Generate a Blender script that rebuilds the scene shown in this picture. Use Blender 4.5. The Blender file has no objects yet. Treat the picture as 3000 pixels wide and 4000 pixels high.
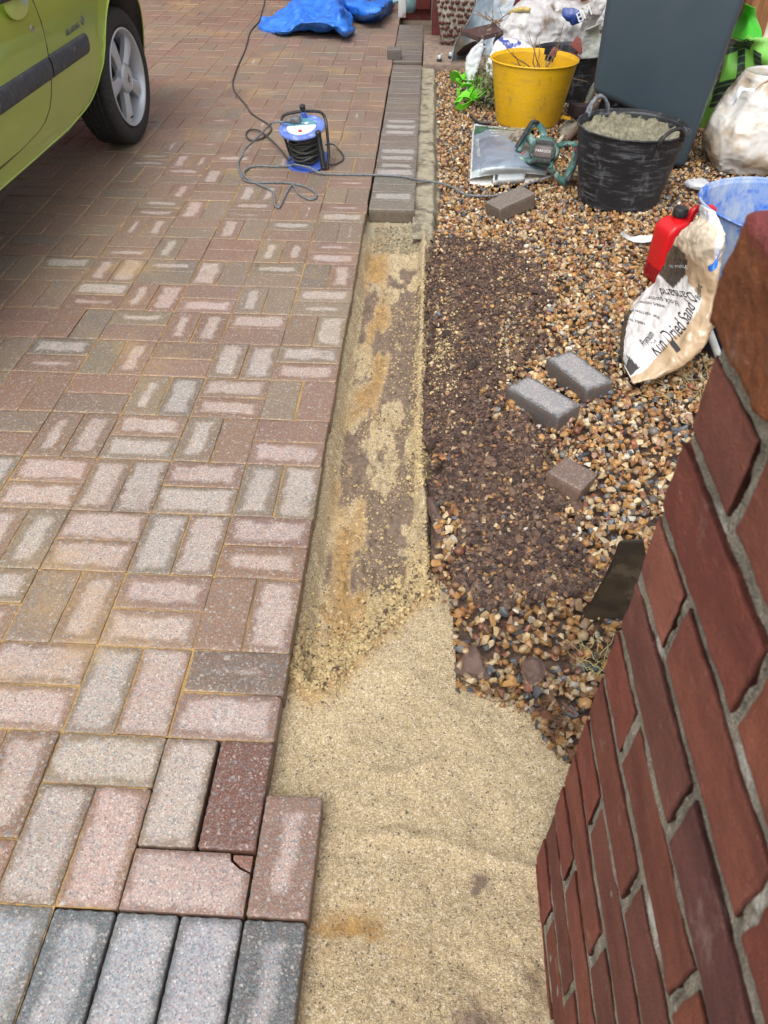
import bpy, bmesh, math, random
import numpy as np
from mathutils import Vector, Matrix

# ------------------------------------------------------------------ camera, sky, sun
SC = bpy.context.scene
CAM = np.array([.2309, -.7086, 1.2583]); PIT, YAW, ROL, FPX = .75257, -.04449, .00874, 2922.6
_f = np.array([math.sin(YAW)*math.cos(PIT), math.cos(YAW)*math.cos(PIT), -math.sin(PIT)])
_r = np.array([math.cos(YAW), -math.sin(YAW), 0.]); _u = np.cross(_r, _f)
_R = math.cos(ROL)*_r + math.sin(ROL)*_u; _U = -math.sin(ROL)*_r + math.cos(ROL)*_u
cd = bpy.data.cameras.new('camera'); cam = bpy.data.objects.new('camera', cd)
SC.collection.objects.link(cam); SC.camera = cam
cam.matrix_world = Matrix(((_R[0], _U[0], -_f[0], CAM[0]), (_R[1], _U[1], -_f[1], CAM[1]), (_R[2], _U[2], -_f[2], CAM[2]), (0, 0, 0, 1)))
cd.sensor_fit = 'HORIZONTAL'; cd.sensor_width = 36; cd.lens = 36*FPX/3000
cd.clip_start = .02; cd.clip_end = 500
cd.dof.use_dof = True; cd.dof.focus_distance = 2.1; cd.dof.aperture_fstop = 13

SUN_EL, SUN_ROT = math.radians(58), math.radians(200)
w = bpy.data.worlds.new('World'); SC.world = w; w.use_nodes = True
nt = w.node_tree; bg = nt.nodes['Background']
sky = nt.nodes.new('ShaderNodeTexSky'); sky.sky_type = 'NISHITA'; sky.sun_disc = False
sky.sun_elevation = SUN_EL; sky.sun_rotation = SUN_ROT; sky.dust_density = 4; sky.air_density = 1.2
hs = nt.nodes.new('ShaderNodeHueSaturation'); hs.inputs['Saturation'].default_value = .10
nt.links.new(sky.outputs[0], hs.inputs['Color']); nt.links.new(hs.outputs[0], bg.inputs['Color'])
bg.inputs['Strength'].default_value = .15
ld = bpy.data.lights.new('sun', 'SUN'); ld.energy = 1.1; ld.angle = math.radians(35); ld.color = (1, .95, .87)
sun = bpy.data.objects.new('sun', ld); SC.collection.objects.link(sun)
sd = Vector((math.sin(SUN_ROT)*math.cos(SUN_EL), math.cos(SUN_ROT)*math.cos(SUN_EL), math.sin(SUN_EL)))
sun.rotation_euler = (-sd).to_track_quat('-Z', 'Y').to_euler()
SC.view_settings.view_transform = 'Standard'; SC.view_settings.look = 'None'
SC.view_settings.exposure = 0.60; SC.view_settings.gamma = 1
SC.cycles.max_bounces = 6; SC.cycles.diffuse_bounces = 3; SC.cycles.glossy_bounces = 3; SC.cycles.transmission_bounces = 4
rng = np.random.default_rng(7); random.seed(7)

def at(x, y, z=None, Y=None, X=None):
    """full size photo pixel -> world point on a plane (used only to survey positions)"""
    d = (x-1500)/FPX*_R - (y-2000)/FPX*_U + _f
    t = (z-CAM[2])/d[2] if z is not None else (Y-CAM[1])/d[1] if Y is not None else (X-CAM[0])/d[0]
    return CAM + t*d
def crop(k, ox, oy):
    return lambda a, b, **kw: at(ox+a*k, oy+b*k, **kw)
CA = crop(.5425, 850, 0); CB = crop(.4822, 1600, 0); CC = crop(.4822, 2200, 0); CD = crop(.4522, 2300, 600)
CE = crop(.2411, 1950, 400); CF = crop(.3165, 2600, 1200); CG = crop(.6028, 0, 0); CH = crop(.422, 1750, 0); CI = crop(.2411, 2600, 0)

# ------------------------------------------------------------------ noise
def _h(ix, iy, iz, s):
    n = (ix*374761393 + iy*668265263 + iz*2147483647 + s*1274126177) & 0xffffffff
    n = ((n ^ (n >> 13))*1274126177) & 0xffffffff
    n = n ^ (n >> 16)
    return (n & 0xffff)/65535.
def noise(p, s=0):
    p = np.asarray(p, float); i = np.floor(p).astype(np.int64); f = p-i; f = f*f*(3-2*f)
    o = 0
    for dx in (0, 1):
        for dy in (0, 1):
            for dz in (0, 1):
                wgt = (f[..., 0] if dx else 1-f[..., 0])*(f[..., 1] if dy else 1-f[..., 1])*(f[..., 2] if dz else 1-f[..., 2])
                o = o + wgt*_h(i[..., 0]+dx, i[..., 1]+dy, i[..., 2]+dz, s)
    return o
def fbm(p, o=4, s=0, g=.5):
    p = np.asarray(p, float); a = 1; t = 0; n = 0
    for k in range(o):
        t = t+a*noise(p*2**k, s+k); n += a; a *= g
    return t/n
def fbm2(x, y, sc, o=4, s=0):
    return fbm(np.stack([x*sc, y*sc, np.zeros_like(x)+s*3.7], -1), o, s)
def ridged(p, o=3, s=0):
    p = np.asarray(p, float); a = 1; t = 0; n = 0
    q = p+1.2*np.stack([noise(p*.7, s+20), noise(p*.7, s+21), noise(p*.7, s+22)], -1)
    for k in range(o):
        t = t+a*(1-np.abs(2*noise(q*1.9**k, s+k)-1)); n += a; a *= .5
    return t/n
def sstep(a, b, x):
    t = np.clip((x-a)/(b-a), 0, 1); return t*t*(3-2*t)
def inpoly(x, y, P):
    P = np.asarray(P); r = np.zeros(np.shape(x), bool); j = len(P)-1
    for i in range(len(P)):
        c = ((P[i, 1] > y) != (P[j, 1] > y)) & (x < (P[j, 0]-P[i, 0])*(y-P[i, 1])/(P[j, 1]-P[i, 1]+1e-12)+P[i, 0])
        r ^= c; j = i
    return r

# ------------------------------------------------------------------ object helpers
def lin(c):
    return tuple(((v/255+.055)/1.055)**2.4 if v > 10 else v/255/12.92 for v in c)
def tag(o, label=None, cat=None, group=None, kind=None):
    if label: o['label'] = label
    if cat: o['category'] = cat
    if group: o['group'] = group
    if kind: o['kind'] = kind
    return o
def empty(name, loc=(0, 0, 0), rot=(0, 0, 0)):
    o = bpy.data.objects.new(name, None); SC.collection.objects.link(o)
    o.location = loc; o.rotation_euler = rot; o.empty_display_size = .05
    return o
def link(name, me, mat, parent=None, origin=None):
    o = bpy.data.objects.new(name, me); SC.collection.objects.link(o)
    if mat is not None:
        for m in (mat if isinstance(mat, (list, tuple)) else [mat]): me.materials.append(m)
    if origin is not None:
        me.transform(Matrix.Translation(-Vector(origin))); o.location = origin
    if parent is not None: o.parent = parent
    return o
def npmesh(name, V, F, mat, parent=None, smooth=True, attrs=None, sharp=None, matidx=None, origin=None):
    """V (n,3), F list of arrays of equal-size faces or list of lists"""
    me = bpy.data.meshes.new(name); V = np.asarray(V, np.float32)
    if isinstance(F, np.ndarray): F = [F]
    if len(F) and not isinstance(F[0], np.ndarray): 
        by = {}
        for f in F: by.setdefault(len(f), []).append(f)
        F = [np.array(v) for v in by.values()]
    me.vertices.add(len(V)); me.vertices.foreach_set('co', V.ravel())
    li = np.concatenate([f.ravel() for f in F]).astype(np.int32)
    tot = np.concatenate([np.full(len(f), f.shape[1]) for f in F]).astype(np.int32)
    st = np.concatenate([[0], np.cumsum(tot)[:-1]]).astype(np.int32)
    me.loops.add(len(li)); me.loops.foreach_set('vertex_index', li)
    me.polygons.add(len(tot)); me.polygons.foreach_set('loop_start', st); me.polygons.foreach_set('loop_total', tot)
    me.polygons.foreach_set('use_smooth', np.full(len(tot), smooth))
    if matidx is not None: me.polygons.foreach_set('material_index', np.asarray(matidx, np.int32))
    me.update(calc_edges=True); me.validate()
    for k, a in (attrs or {}).items():
        a = np.asarray(a, np.float32)
        if a.ndim == 1: t = me.attributes.new(k, 'FLOAT', 'POINT'); t.data.foreach_set('value', a)
        elif a.shape[1] == 3: t = me.attributes.new(k, 'FLOAT_VECTOR', 'POINT'); t.data.foreach_set('vector', a.ravel())
        else: t = me.attributes.new(k, 'FLOAT_COLOR', 'POINT'); t.data.foreach_set('color', a.ravel())
    if sharp: me.set_sharp_from_angle(angle=math.radians(sharp))
    return link(name, me, mat, parent, origin)
def gridfaces(nu, nv, wu=False, wv=False):
    i = np.arange(nu if wu else nu-1)[:, None]; j = np.arange(nv if wv else nv-1)[None, :]
    a = i*nv+j; b = ((i+1) % nu)*nv+j; c = ((i+1) % nu)*nv+(j+1) % nv; d = i*nv+(j+1) % nv
    return np.stack([a, b, c, d], -1).reshape(-1, 4)

class MB:
    def __init__(s): s.b = bmesh.new()
    def box(s, c, d, rot=(0, 0, 0), bev=0, seg=2, taper=1):
        r = bmesh.ops.create_cube(s.b, size=1); vs = r['verts']
        for v in vs:
            t = taper if v.co.z > 0 else 1
            v.co = Vector((v.co.x*d[0]*t, v.co.y*d[1]*t, v.co.z*d[2]))
        if bev:
            es = list({e for v in vs for e in v.link_edges})
            q = bmesh.ops.bevel(s.b, geom=es, offset=bev, segments=seg, affect='EDGES', profile=.5)
            vs = list({v for f in q['faces'] for v in f.verts} | {v for v in vs if v.is_valid})
        M = Matrix.Translation(Vector(c)) @ (rot if isinstance(rot, Matrix) else Matrix.Rotation(rot[2], 4, 'Z') @ Matrix.Rotation(rot[1], 4, 'Y') @ Matrix.Rotation(rot[0], 4, 'X'))
        bmesh.ops.transform(s.b, matrix=M, verts=vs); return s
    def tube(s, pts, r, n=8, closed=False, cap=True, flat=1, up=None):
        P = [Vector(p) for p in pts]; N = len(P); R = r if hasattr(r, '__len__') else [r]*N
        rings = []; prev = None
        for i in range(N):
            t = (P[(i+1) % N]-P[i-1]) if closed else (P[min(i+1, N-1)]-P[max(i-1, 0)])
            t.normalize()
            if prev is None:
                a = Vector(up) if up is not None else (Vector((0, 0, 1)) if abs(t.z) < .9 else Vector((1, 0, 0)))
                a = (a-t*a.dot(t)).normalized()
            else: a = (prev-t*prev.dot(t)).normalized()
            prev = a; b = t.cross(a)
            rings.append([s.b.verts.new(P[i]+a*(R[i]*flat*math.cos(2*math.pi*k/n))+b*(R[i]*math.sin(2*math.pi*k/n))) for k in range(n)])
        for i in range(N if closed else N-1):
            A, B = rings[i], rings[(i+1) % N]
            for k in range(n): s.b.faces.new((A[k], A[(k+1) % n], B[(k+1) % n], B[k]))
        if cap and not closed:
            s.b.faces.new(rings[0][::-1]); s.b.faces.new(rings[-1])
        return s
    def lathe(s, prof, c=(0, 0, 0), n=48, rot=None, squash=1):
        rings = []; vs = []
        for r, z in prof:
            if r < 1e-6: v = s.b.verts.new((0, 0, z)); rings.append([v]); vs.append(v)
            else:
                R = [s.b.verts.new((r*math.cos(2*math.pi*k/n), squash*r*math.sin(2*math.pi*k/n), z)) for k in range(n)]; rings.append(R); vs += R
        for A, B in zip(rings, rings[1:]):
            if len(A) == 1 and len(B) == 1: continue
            for k in range(n):
                if len(A) == 1: s.b.faces.new((A[0], B[(k+1) % n], B[k]))
                elif len(B) == 1: s.b.faces.new((A[k], A[(k+1) % n], B[0]))
                else: s.b.faces.new((A[k], A[(k+1) % n], B[(k+1) % n], B[k]))
        M = Matrix.Translation(Vector(c)) @ (rot if rot is not None else Matrix())
        bmesh.ops.transform(s.b, matrix=M, verts=vs); return s
    def prism(s, poly, h, M=None, bev=0, seg=2):
        vs = [s.b.verts.new((p[0], p[1], 0)) for p in poly]; f = s.b.faces.new(vs)
        q = bmesh.ops.extrude_face_region(s.b, geom=[f]); nv = [g for g in q['geom'] if isinstance(g, bmesh.types.BMVert)]
        for v in nv: v.co.z += h
        allv = vs+nv
        if bev:
            es = list({e for v in allv for e in v.link_edges})
            q = bmesh.ops.bevel(s.b, geom=es, offset=bev, segments=seg, affect='EDGES', profile=.5)
            allv = list({v for f in q['faces'] for v in f.verts} | {v for v in allv if v.is_valid})
        if M is not None: bmesh.ops.transform(s.b, matrix=M, verts=allv)
        return s
    def build(s, name, mat, parent=None, smooth=True, sharp=35, origin=None):
        bmesh.ops.recalc_face_normals(s.b, faces=s.b.faces)
        me = bpy.data.meshes.new(name); s.b.to_mesh(me); s.b.free()
        me.polygons.foreach_set('use_smooth', [smooth]*len(me.polygons))
        if smooth and sharp: me.set_sharp_from_angle(angle=math.radians(sharp))
        return link(name, me, mat, parent, origin)
def cr(pts, n=8, closed=False):
    P = np.asarray(pts, float); N = len(P); out = []
    for i in range(N if closed else N-1):
        a, b, c, d = (P[(i-1) % N], P[i], P[(i+1) % N], P[(i+2) % N]) if closed else (P[max(i-1, 0)], P[i], P[i+1], P[min(i+2, N-1)])
        for k in range(n):
            t = k/n; out.append(.5*((2*b)+(c-a)*t+(2*a-5*b+4*c-d)*t*t+(3*b-a-3*c+d)*t**3))
    if not closed: out.append(P[-1])
    return np.array(out)
def frame(o, ex, ey=None, ez=None):
    """matrix with x axis ex, and z axis ez or y axis ey"""
    ex = Vector(ex).normalized()
    if ez is not None: ez = Vector(ez); ez = (ez-ex*ez.dot(ex)).normalized(); ey = ez.cross(ex)
    else: ey = Vector(ey); ey = (ey-ex*ey.dot(ex)).normalized(); ez = ex.cross(ey)
    return Matrix(((ex.x, ey.x, ez.x, o[0]), (ex.y, ey.y, ez.y, o[1]), (ex.z, ey.z, ez.z, o[2]), (0, 0, 0, 1)))

# ------------------------------------------------------------------ materials
class N:
    def __init__(s, name):
        s.m = bpy.data.materials.new(name); s.m.use_nodes = True; s.t = s.m.node_tree; s.p = s.t.nodes['Principled BSDF']
        s.tc = s.t.nodes.new('ShaderNodeTexCoord').outputs['Object']
    def new(s, k, **kw):
        n = s.t.nodes.new(k)
        for a, v in kw.items(): setattr(n, a, v)
        return n
    def l(s, a, b): s.t.links.new(a, b)
    def put(s, sock, v):
        if isinstance(v, bpy.types.NodeSocket): s.l(v, sock)
        else: sock.default_value = v if not (isinstance(v, tuple) and len(v) == 3 and sock.type == 'RGBA') else (*v, 1)
    def attr(s, name, out='Color'):
        n = s.new('ShaderNodeAttribute'); n.attribute_name = name; return n.outputs[out]
    def noise(s, scale, detail=4, rough=.55, vec=None, dist=0, out='Fac'):
        n = s.new('ShaderNodeTexNoise'); n.inputs['Scale'].default_value = scale; n.inputs['Detail'].default_value = detail
        n.inputs['Roughness'].default_value = rough; n.inputs['Distortion'].default_value = dist
        s.l(vec if vec is not None else s.tc, n.inputs['Vector']); return n.outputs[out]
    def voro(s, scale, out='Color', feat='F1', vec=None, rnd=1):
        n = s.new('ShaderNodeTexVoronoi'); n.feature = feat; n.inputs['Scale'].default_value = scale; n.inputs['Randomness'].default_value = rnd
        s.l(vec if vec is not None else s.tc, n.inputs['Vector']); return n.outputs[out]
    def map(s, vec=None, scale=(1, 1, 1), loc=(0, 0, 0), rot=(0, 0, 0)):
        n = s.new('ShaderNodeMapping'); s.l(vec if vec is not None else s.tc, n.inputs[0])
        n.inputs['Scale'].default_value = scale; n.inputs['Location'].default_value = loc; n.inputs['Rotation'].default_value = rot; return n.outputs[0]
    def math(s, op, a, b=0., c=0.):
        n = s.new('ShaderNodeMath'); n.operation = op
        for i, v in enumerate((a, b, c)):
            s.put(n.inputs[i], v)
        return n.outputs[0]
    def mr(s, v, a, b, c=0., d=1., smooth=True):
        n = s.new('ShaderNodeMapRange'); n.interpolation_type = 'SMOOTHSTEP' if smooth else 'LINEAR'
        for i, x in enumerate((v, a, b, c, d)): s.put(n.inputs[i], x)
        return n.outputs[0]
    def mix(s, f, a, b, mode='MIX'):
        n = s.new('ShaderNodeMix'); n.data_type = 'RGBA'; n.blend_type = mode
        s.put(n.inputs[0], f); s.put(n.inputs[6], a); s.put(n.inputs[7], b); return n.outputs[2]
    def sep(s, c):
        n = s.new('ShaderNodeSeparateXYZ'); s.l(c, n.inputs[0]); return n.outputs
    def ramp(s, f, stops, mode='LINEAR'):
        n = s.new('ShaderNodeValToRGB'); s.l(f, n.inputs[0]); e = n.color_ramp.elements; n.color_ramp.interpolation = mode
        while len(e) < len(stops): e.new(.5)
        for q, (p, c) in zip(e, stops): q.position = p; q.color = (*c, 1)
        return n.outputs[0]
    def bump(s, h, st=.3, d=.002, nrm=None):
        n = s.new('ShaderNodeBump'); n.inputs['Strength'].default_value = st; n.inputs['Distance'].default_value = d
        s.l(h, n.inputs['Height'])
        if nrm is not None: s.l(nrm, n.inputs['Normal'])
        return n.outputs[0]
    def done(s, col=None, rough=None, nrm=None, **kw):
        if col is not None: s.put(s.p.inputs['Base Color'], col)
        if rough is not None: s.put(s.p.inputs['Roughness'], rough)
        if nrm is not None: s.l(nrm, s.p.inputs['Normal'])
        for k, v in kw.items(): s.put(s.p.inputs[k.replace('_', ' ')], v)
        return s.m
def simple(name, c1, c2=None, scale=40, rough=.5, bump=.2, bd=.001, lo=.4, hi=.65, detail=5, stretch=(1, 1, 1), dirt=None, dirtscale=12, dirtlo=.5, dirthi=.62, **kw):
    n = N(name); v = n.map(scale=stretch); f = n.noise(scale, detail, vec=v)
    col = n.mix(n.mr(f, lo, hi), c1, c2 if c2 else tuple(x*.8 for x in c1))
    r = n.mr(n.noise(scale*2, 3, vec=v), .3, .7, rough*.85, min(1, rough*1.15))
    if dirt:
        d = n.mr(n.noise(dirtscale, 8, .65, vec=v), dirtlo, dirthi); col = n.mix(d, col, dirt); r = n.mix(d, r, (.85, .85, .85))
    return n.done(col, r, n.bump(n.noise(scale*3, 4, vec=v), bump, bd) if bump else None, **kw)

def paver_material(name='paver'):
    n = N(name); tint = n.attr('tint'); pl = n.attr('pl', 'Vector'); info = n.attr('info'); inf = n.sep(info); p = n.sep(pl)
    ex = n.math('MULTIPLY', n.math('SUBTRACT', 1., n.math('ABSOLUTE', p[0])), .1)
    ey = n.math('MULTIPLY', n.math('SUBTRACT', 1., n.math('ABSOLUTE', p[1])), .05)
    e = n.math('SMOOTH_MIN', ex, ey, .012)
    n1 = n.noise(22, 3, .5); n2 = n.noise(160, 2, .6)
    ee = n.math('ADD', e, n.math('ADD', n.math('MULTIPLY', n.math('SUBTRACT', n1, .5), .036), n.math('MULTIPLY', n.math('SUBTRACT', n2, .5), .010)))
    thr = n.mr(inf[0], 0., 1., .080, .0075, False)
    dry = n.math('MULTIPLY', n.mr(n.math('SUBTRACT', ee, thr), -.006, .009), n.mr(n.noise(13, 4, .6), .22, .42, .35, 1.))
    agg = n.voro(430); ag = n.sep(agg); big = n.sep(n.voro(210))
    wetc = n.mix(1., tint, (.50, .455, .40), 'MULTIPLY')
    wetc = n.mix(n.math('MULTIPLY', n.mr(n.noise(1.1, 3, .5), .42, .62), n.math('MULTIPLY', inf[1], .30)), wetc, (.29, .21, .125))
    dryc = n.mix(.32, tint, (.46, .42, .41))
    dryc = n.mix(n.mr(n.noise(9, 3), .35, .7, 0., .3), dryc, (.5, .44, .40))
    col = n.mix(dry, wetc, dryc)
    spk = n.ramp(ag[0], [(0, (.035, .04, .05)), (.16, (.13, .16, .19)), (.34, (.27, .26, .24)), (.55, (.36, .17, .13)), (.75, (.45, .40, .37)), (.95, (.68, .67, .64))], 'CONSTANT')
    dryc_ = dryc; col = n.mix(n.mr(ag[1], .25, .75, .15, .58), col, n.mix(dry, n.mix(.45, spk, wetc), spk))
    chip = n.math('GREATER_THAN', big[1], .82)
    col = n.mix(n.math('MULTIPLY', chip, .40), col, n.ramp(big[0], [(0, (.13, .17, .21)), (.5, (.32, .34, .33)), (.8, (.55, .52, .48))], 'CONSTANT'))
    # brushed-in sand clinging along the arrises, and spills
    sd_ = n.math('MULTIPLY', n.mr(n.noise(5, 3), .44, .66), inf[1])
    se = n.mr(n.math('ADD', e, n.math('MULTIPLY', n.math('SUBTRACT', n.noise(130, 5, .75), .5), .016)), n.math('MULTIPLY', sd_, .0042), n.math('MULTIPLY', sd_, .0005))
    spill = n.math('MULTIPLY', n.mr(n.math('ADD', n.math('MULTIPLY', n.noise(1.9, 4, .6), 1.), n.math('MULTIPLY', n.noise(90, 4, .75), .30)), .70, .86), inf[1])
    dots = n.math('MULTIPLY', n.math('GREATER_THAN', n.noise(420, 2), .69), n.math('MULTIPLY', inf[1], .5))
    gn = n.new('ShaderNodeNewGeometry'); nz = n.math('GREATER_THAN', n.sep(gn.outputs['Normal'])[2], .45)
    se = n.math('MULTIPLY', se, n.math('GREATER_THAN', sd_, .03)); sand = n.math('MULTIPLY', nz, n.math('MINIMUM', 1., n.math('ADD', n.math('MAXIMUM', se, dots), n.math('MULTIPLY', spill, .75))))
    col = n.mix(n.math('MULTIPLY', sand, .7), col, (.44, .29, .13))
    col = n.mix(n.math('MULTIPLY', n.math('SUBTRACT', 1., nz), .8), col, n.mix(1., n.mix(n.mr(n.noise(60, 4), .3, .7), tint, (.25, .19, .15)), (.50, .44, .40), 'MULTIPLY'))
    soil = n.math('MULTIPLY', n.mr(n.noise(14, 6, .7), .64, .72), .5)
    col = n.mix(soil, col, (.16, .12, .09))
    rough = n.mix(dry, (.40, .40, .40), (.92, .92, .92))
    h = n.math('ADD', n.voro(270, 'Distance'), n.math('MULTIPLY', n.noise(500, 4, .7), .8))
    return n.done(col, rough, n.bump(h, .55, .0016))
def sand_material(name='sand'):
    n = N(name); g = n.sep(n.voro(430)); big = n.noise(7, 5, .6); att = n.sep(n.attr('info'))
    pale = n.mix(n.mr(big, .38, .62), (.60, .47, .285), (.45, .355, .21)); pale = n.mix(n.mr(n.noise(45, 6, .7), .42, .62, 0., .4), pale, (.40, .30, .17))
    orange = n.mix(n.mr(n.noise(30, 4), .4, .6), (.44, .245, .065), (.31, .165, .045))
    c = n.mix(att[0], pale, orange)
    grain = n.ramp(g[0], [(0, (.12, .10, .08)), (.13, (.30, .22, .13)), (.38, (.50, .39, .23)), (.7, (.66, .54, .36)), (.92, (.84, .79, .70))], 'CONSTANT')
    c = n.mix(n.mr(att[0], 0., 1., .52, .22), c, grain)
    dark = n.math('GREATER_THAN', n.sep(n.voro(330))[0], .978)
    c = n.mix(n.math('MULTIPLY', dark, .8), c, (.07, .06, .06))
    c = n.mix(n.math('MULTIPLY', n.mr(n.math('ADD', att[1], n.math('MULTIPLY', n.math('SUBTRACT', n.noise(75, 6, .75), .5), .95)), .30, .72), .88), c, n.mix(n.mr(n.noise(60, 5), .4, .6), (.13, .09, .07), (.21, .145, .115)))
    c = n.mix(n.mr(att[2], .0, 1., 0., .75), c, (.33, .29, .20))
    h = n.math('ADD', n.voro(520, 'Distance'), n.math('MULTIPLY', n.noise(200, 5, .7), 2.))
    return n.done(c, .95, n.bump(h, .8, .0022))

MT = {}
MT['paver'] = paver_material()
MT['sand'] = sand_material()
def brick_material():
    n = N('fired brick'); t = n.attr('tint'); v = n.map(scale=(1, .35, 1))
    c = n.mix(n.mr(n.noise(16, 6, .65, vec=v), .36, .66), t, n.mix(1., t, (.66, .66, .70), 'MULTIPLY'))
    c = n.mix(n.math('MULTIPLY', n.mr(n.noise(55, 4, .7, vec=v), .60, .72), .55), c, (.36, .15, .10))
    c = n.mix(n.math('MULTIPLY', n.mr(n.noise(19, 8, .75), .54, .70), .55), c, (.12, .07, .055))
    c = n.mix(n.math('MULTIPLY', n.mr(n.noise(150, 5, .75, vec=v), .66, .74), .6), c, (.50, .42, .36))
    c = n.mix(n.math('MULTIPLY', n.mr(n.noise(11, 6, .7), .58, .72), .40), c, (.46, .34, .30))
    c = n.mix(n.mr(n.noise(260, 4, .7, vec=v), .35, .65, 0., .35), c, n.mix(1., t, (.5, .5, .55), 'MULTIPLY'))
    h = n.math('ADD', n.noise(120, 6, .7), n.math('MULTIPLY', n.noise(420, 3, .6), .7))
    return n.done(c, .92, n.bump(h, 1., .004), Specular_IOR_Level=.25)
MT['brick'] = brick_material()
def mortar_material():
    n = N('lime mortar'); c = n.mix(n.mr(n.noise(35, 6, .65), .35, .65), (.36, .325, .26), (.20, .18, .14))
    c = n.mix(n.mr(n.noise(13, 4, .6), .58, .66), c, (.62, .60, .55))
    c = n.mix(n.math('MULTIPLY', n.mr(n.noise(9, 3, .6), .56, .7), .6), c, (.20, .21, .09))
    g = n.sep(n.voro(520)); c = n.mix(n.mr(g[1], .5, 1., 0., .5), c, n.ramp(g[0], [(0, (.1, .09, .07)), (.5, (.4, .35, .27)), (.85, (.65, .6, .52))], 'CONSTANT'))
    return n.done(c, .95, n.bump(n.math('ADD', n.noise(90, 6, .75), n.voro(400, 'Distance')), .9, .004))
MT['mortar'] = mortar_material()
def colattr(name, rough=.5, bump=.4, bs=300, bd=.0008, var=.25, wet=None, **kw):
    n = N(name); c = n.attr('tint'); f = n.noise(bs*.5, 4)
    c = n.mix(n.mr(f, .3, .7, 0., var), c, n.mix(1., c, (.45, .42, .4), 'MULTIPLY'))
    return n.done(c, rough, n.bump(n.noise(bs, 4), bump, bd), **kw)
MT['stone'] = colattr('flint gravel', .42, .35, 260, .0008, .45)
MT['soil'] = colattr('clay soil', .75, .7, 320, .0015, .35)
MT['crumb'] = colattr('sand crumbs', .95, .8, 600, .001, .3)
MT['conc'] = simple('weathered concrete', (.34, .30, .22), (.24, .21, .15), 25, .9, .7, .002, dirt=(.13, .11, .08), dirtscale=9, dirtlo=.52)
MT['concb'] = simple('damp brown concrete', (.24, .18, .14), (.16, .12, .095), 22, .85, .7, .002, dirt=(.34, .25, .13), dirtscale=7, dirtlo=.56)
MT['earth'] = simple('dark earth', (.085, .055, .042), (.16, .10, .07), 60, .9, .8, .004, detail=8)
MT['blackpl'] = simple('black plastic', (.012, .012, .014), (.03, .03, .032), 60, .42, .15)
MT['rubber'] = simple('tyre rubber', (.018, .018, .019), (.035, .034, .033), 70, .75, .3)
MT['grey_cable'] = simple('dusty grey cable', (.19, .21, .23), (.10, .11, .12), 120, .6, .2)
MT['black_cable'] = simple('black cable', (.035, .037, .036), (.07, .07, .065), 120, .5, .2)
MT['blue_pl'] = simple('blue plastic', (.10, .17, .55), (.16, .24, .60), 30, .4, .1, dirt=(.45, .52, .72), dirtscale=38, dirtlo=.52, dirthi=.72)
MT['blue_clean'] = simple('deep blue plastic', (.05, .10, .45), (.08, .14, .5), 30, .4, .1)
MT['white_pl'] = simple('white plastic', (.72, .74, .76), (.6, .64, .68), 60, .45, .1)
MT['steel'] = simple('dull steel', (.45, .44, .42), (.28, .25, .22), 60, .4, .2, Metallic=.8)
MT['alloy'] = simple('painted alloy', (.50, .53, .58), (.46, .49, .53), 8, .33, 0, Metallic=.35, dirt=(.2, .17, .14), dirtscale=20, dirtlo=.6, dirthi=.8)
MT['disc'] = simple('brake dark metal', (.03, .03, .032), (.06, .055, .05), 40, .6, .2)
MT['dkplastic'] = simple('grey textured trim', (.035, .042, .055), (.055, .062, .075), 50, .55, .3, dirt=(.16, .17, .18), dirtscale=25, dirtlo=.55, dirthi=.75)
MT['glass'] = simple('dark window glass', (.01, .012, .014), None, 10, .05, 0)
MT['redpaint'] = simple('dark red masonry paint', (.17, .035, .032), (.12, .028, .026), 15, .6, .4, .002, dirt=(.10, .07, .06), dirtscale=5, dirtlo=.58)

# ------------------------------------------------------------------ ground, back walls
Gm = simple('packed ground', (.20, .15, .11), (.13, .10, .075), 8, .95, .6, .004)
g = MB(); g.b.faces.new([g.b.verts.new(p) for p in ((-60, -40, -.14), (60, -40, -.14), (60, 90, -.14), (-60, 90, -.14))])
tag(g.build('ground', Gm), kind='structure')

# ------------------------------------------------------------------ paving blocks (numpy templates)
BRINDLE = [(.44, .27, .20), (.41, .26, .19), (.46, .31, .235), (.38, .25, .185), (.42, .33, .24), (.37, .29, .225), (.34, .285, .235), (.44, .28, .22), (.41, .32, .245)]
GREYS = [(.27, .28, .29), (.31, .31, .31), (.24, .25, .26), (.33, .32, .30)]
def block_template(L, W, H=.055, nper=9, ch=.0028):
    """closed block, top at z 0, rows of rings: bottom, side, chamfer, top"""
    def ring(hx, hy, c):
        pts = []
        for (sx, sy), (ax, ay) in zip(((1, -1), (1, 1), (-1, 1), (-1, -1)), ((0, 1), (-1, 0), (0, -1), (1, 0))):
            # each side from this corner to the next, cut corners
            x0, y0 = sx*hx, sy*hy; ln = 2*(hy if ay else hx)
            for k in range(nper): 
                t = c+(ln-2*c)*k/(nper-1); pts.append((x0+ax*t, y0+ay*t))
        return np.array(pts)
    hx, hy = L/2, W/2
    R = [(ring(hx-.001, hy-.001, .003), -H), (ring(hx, hy, .003), -.02), (ring(hx, hy, .003), -ch), (ring(hx-ch*.45, hy-ch*.45, .0035), -ch*.3), (ring(hx-ch, hy-ch, .004), 0), (ring(hx-.012, hy-.012, .004), 0)]
    n = len(R[0][0]); V = np.concatenate([np.c_[r, np.full(n, z)] for r, z in R])
    F = []
    for k in range(len(R)-1):
        i = np.arange(n); F.append(np.stack([k*n+i, k*n+(i+1) % n, (k+1)*n+(i+1) % n, (k+1)*n+i], -1))
    return V, np.concatenate(F), np.arange((len(R)-1)*n, len(R)*n)[None, :]
TPL = {}
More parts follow.
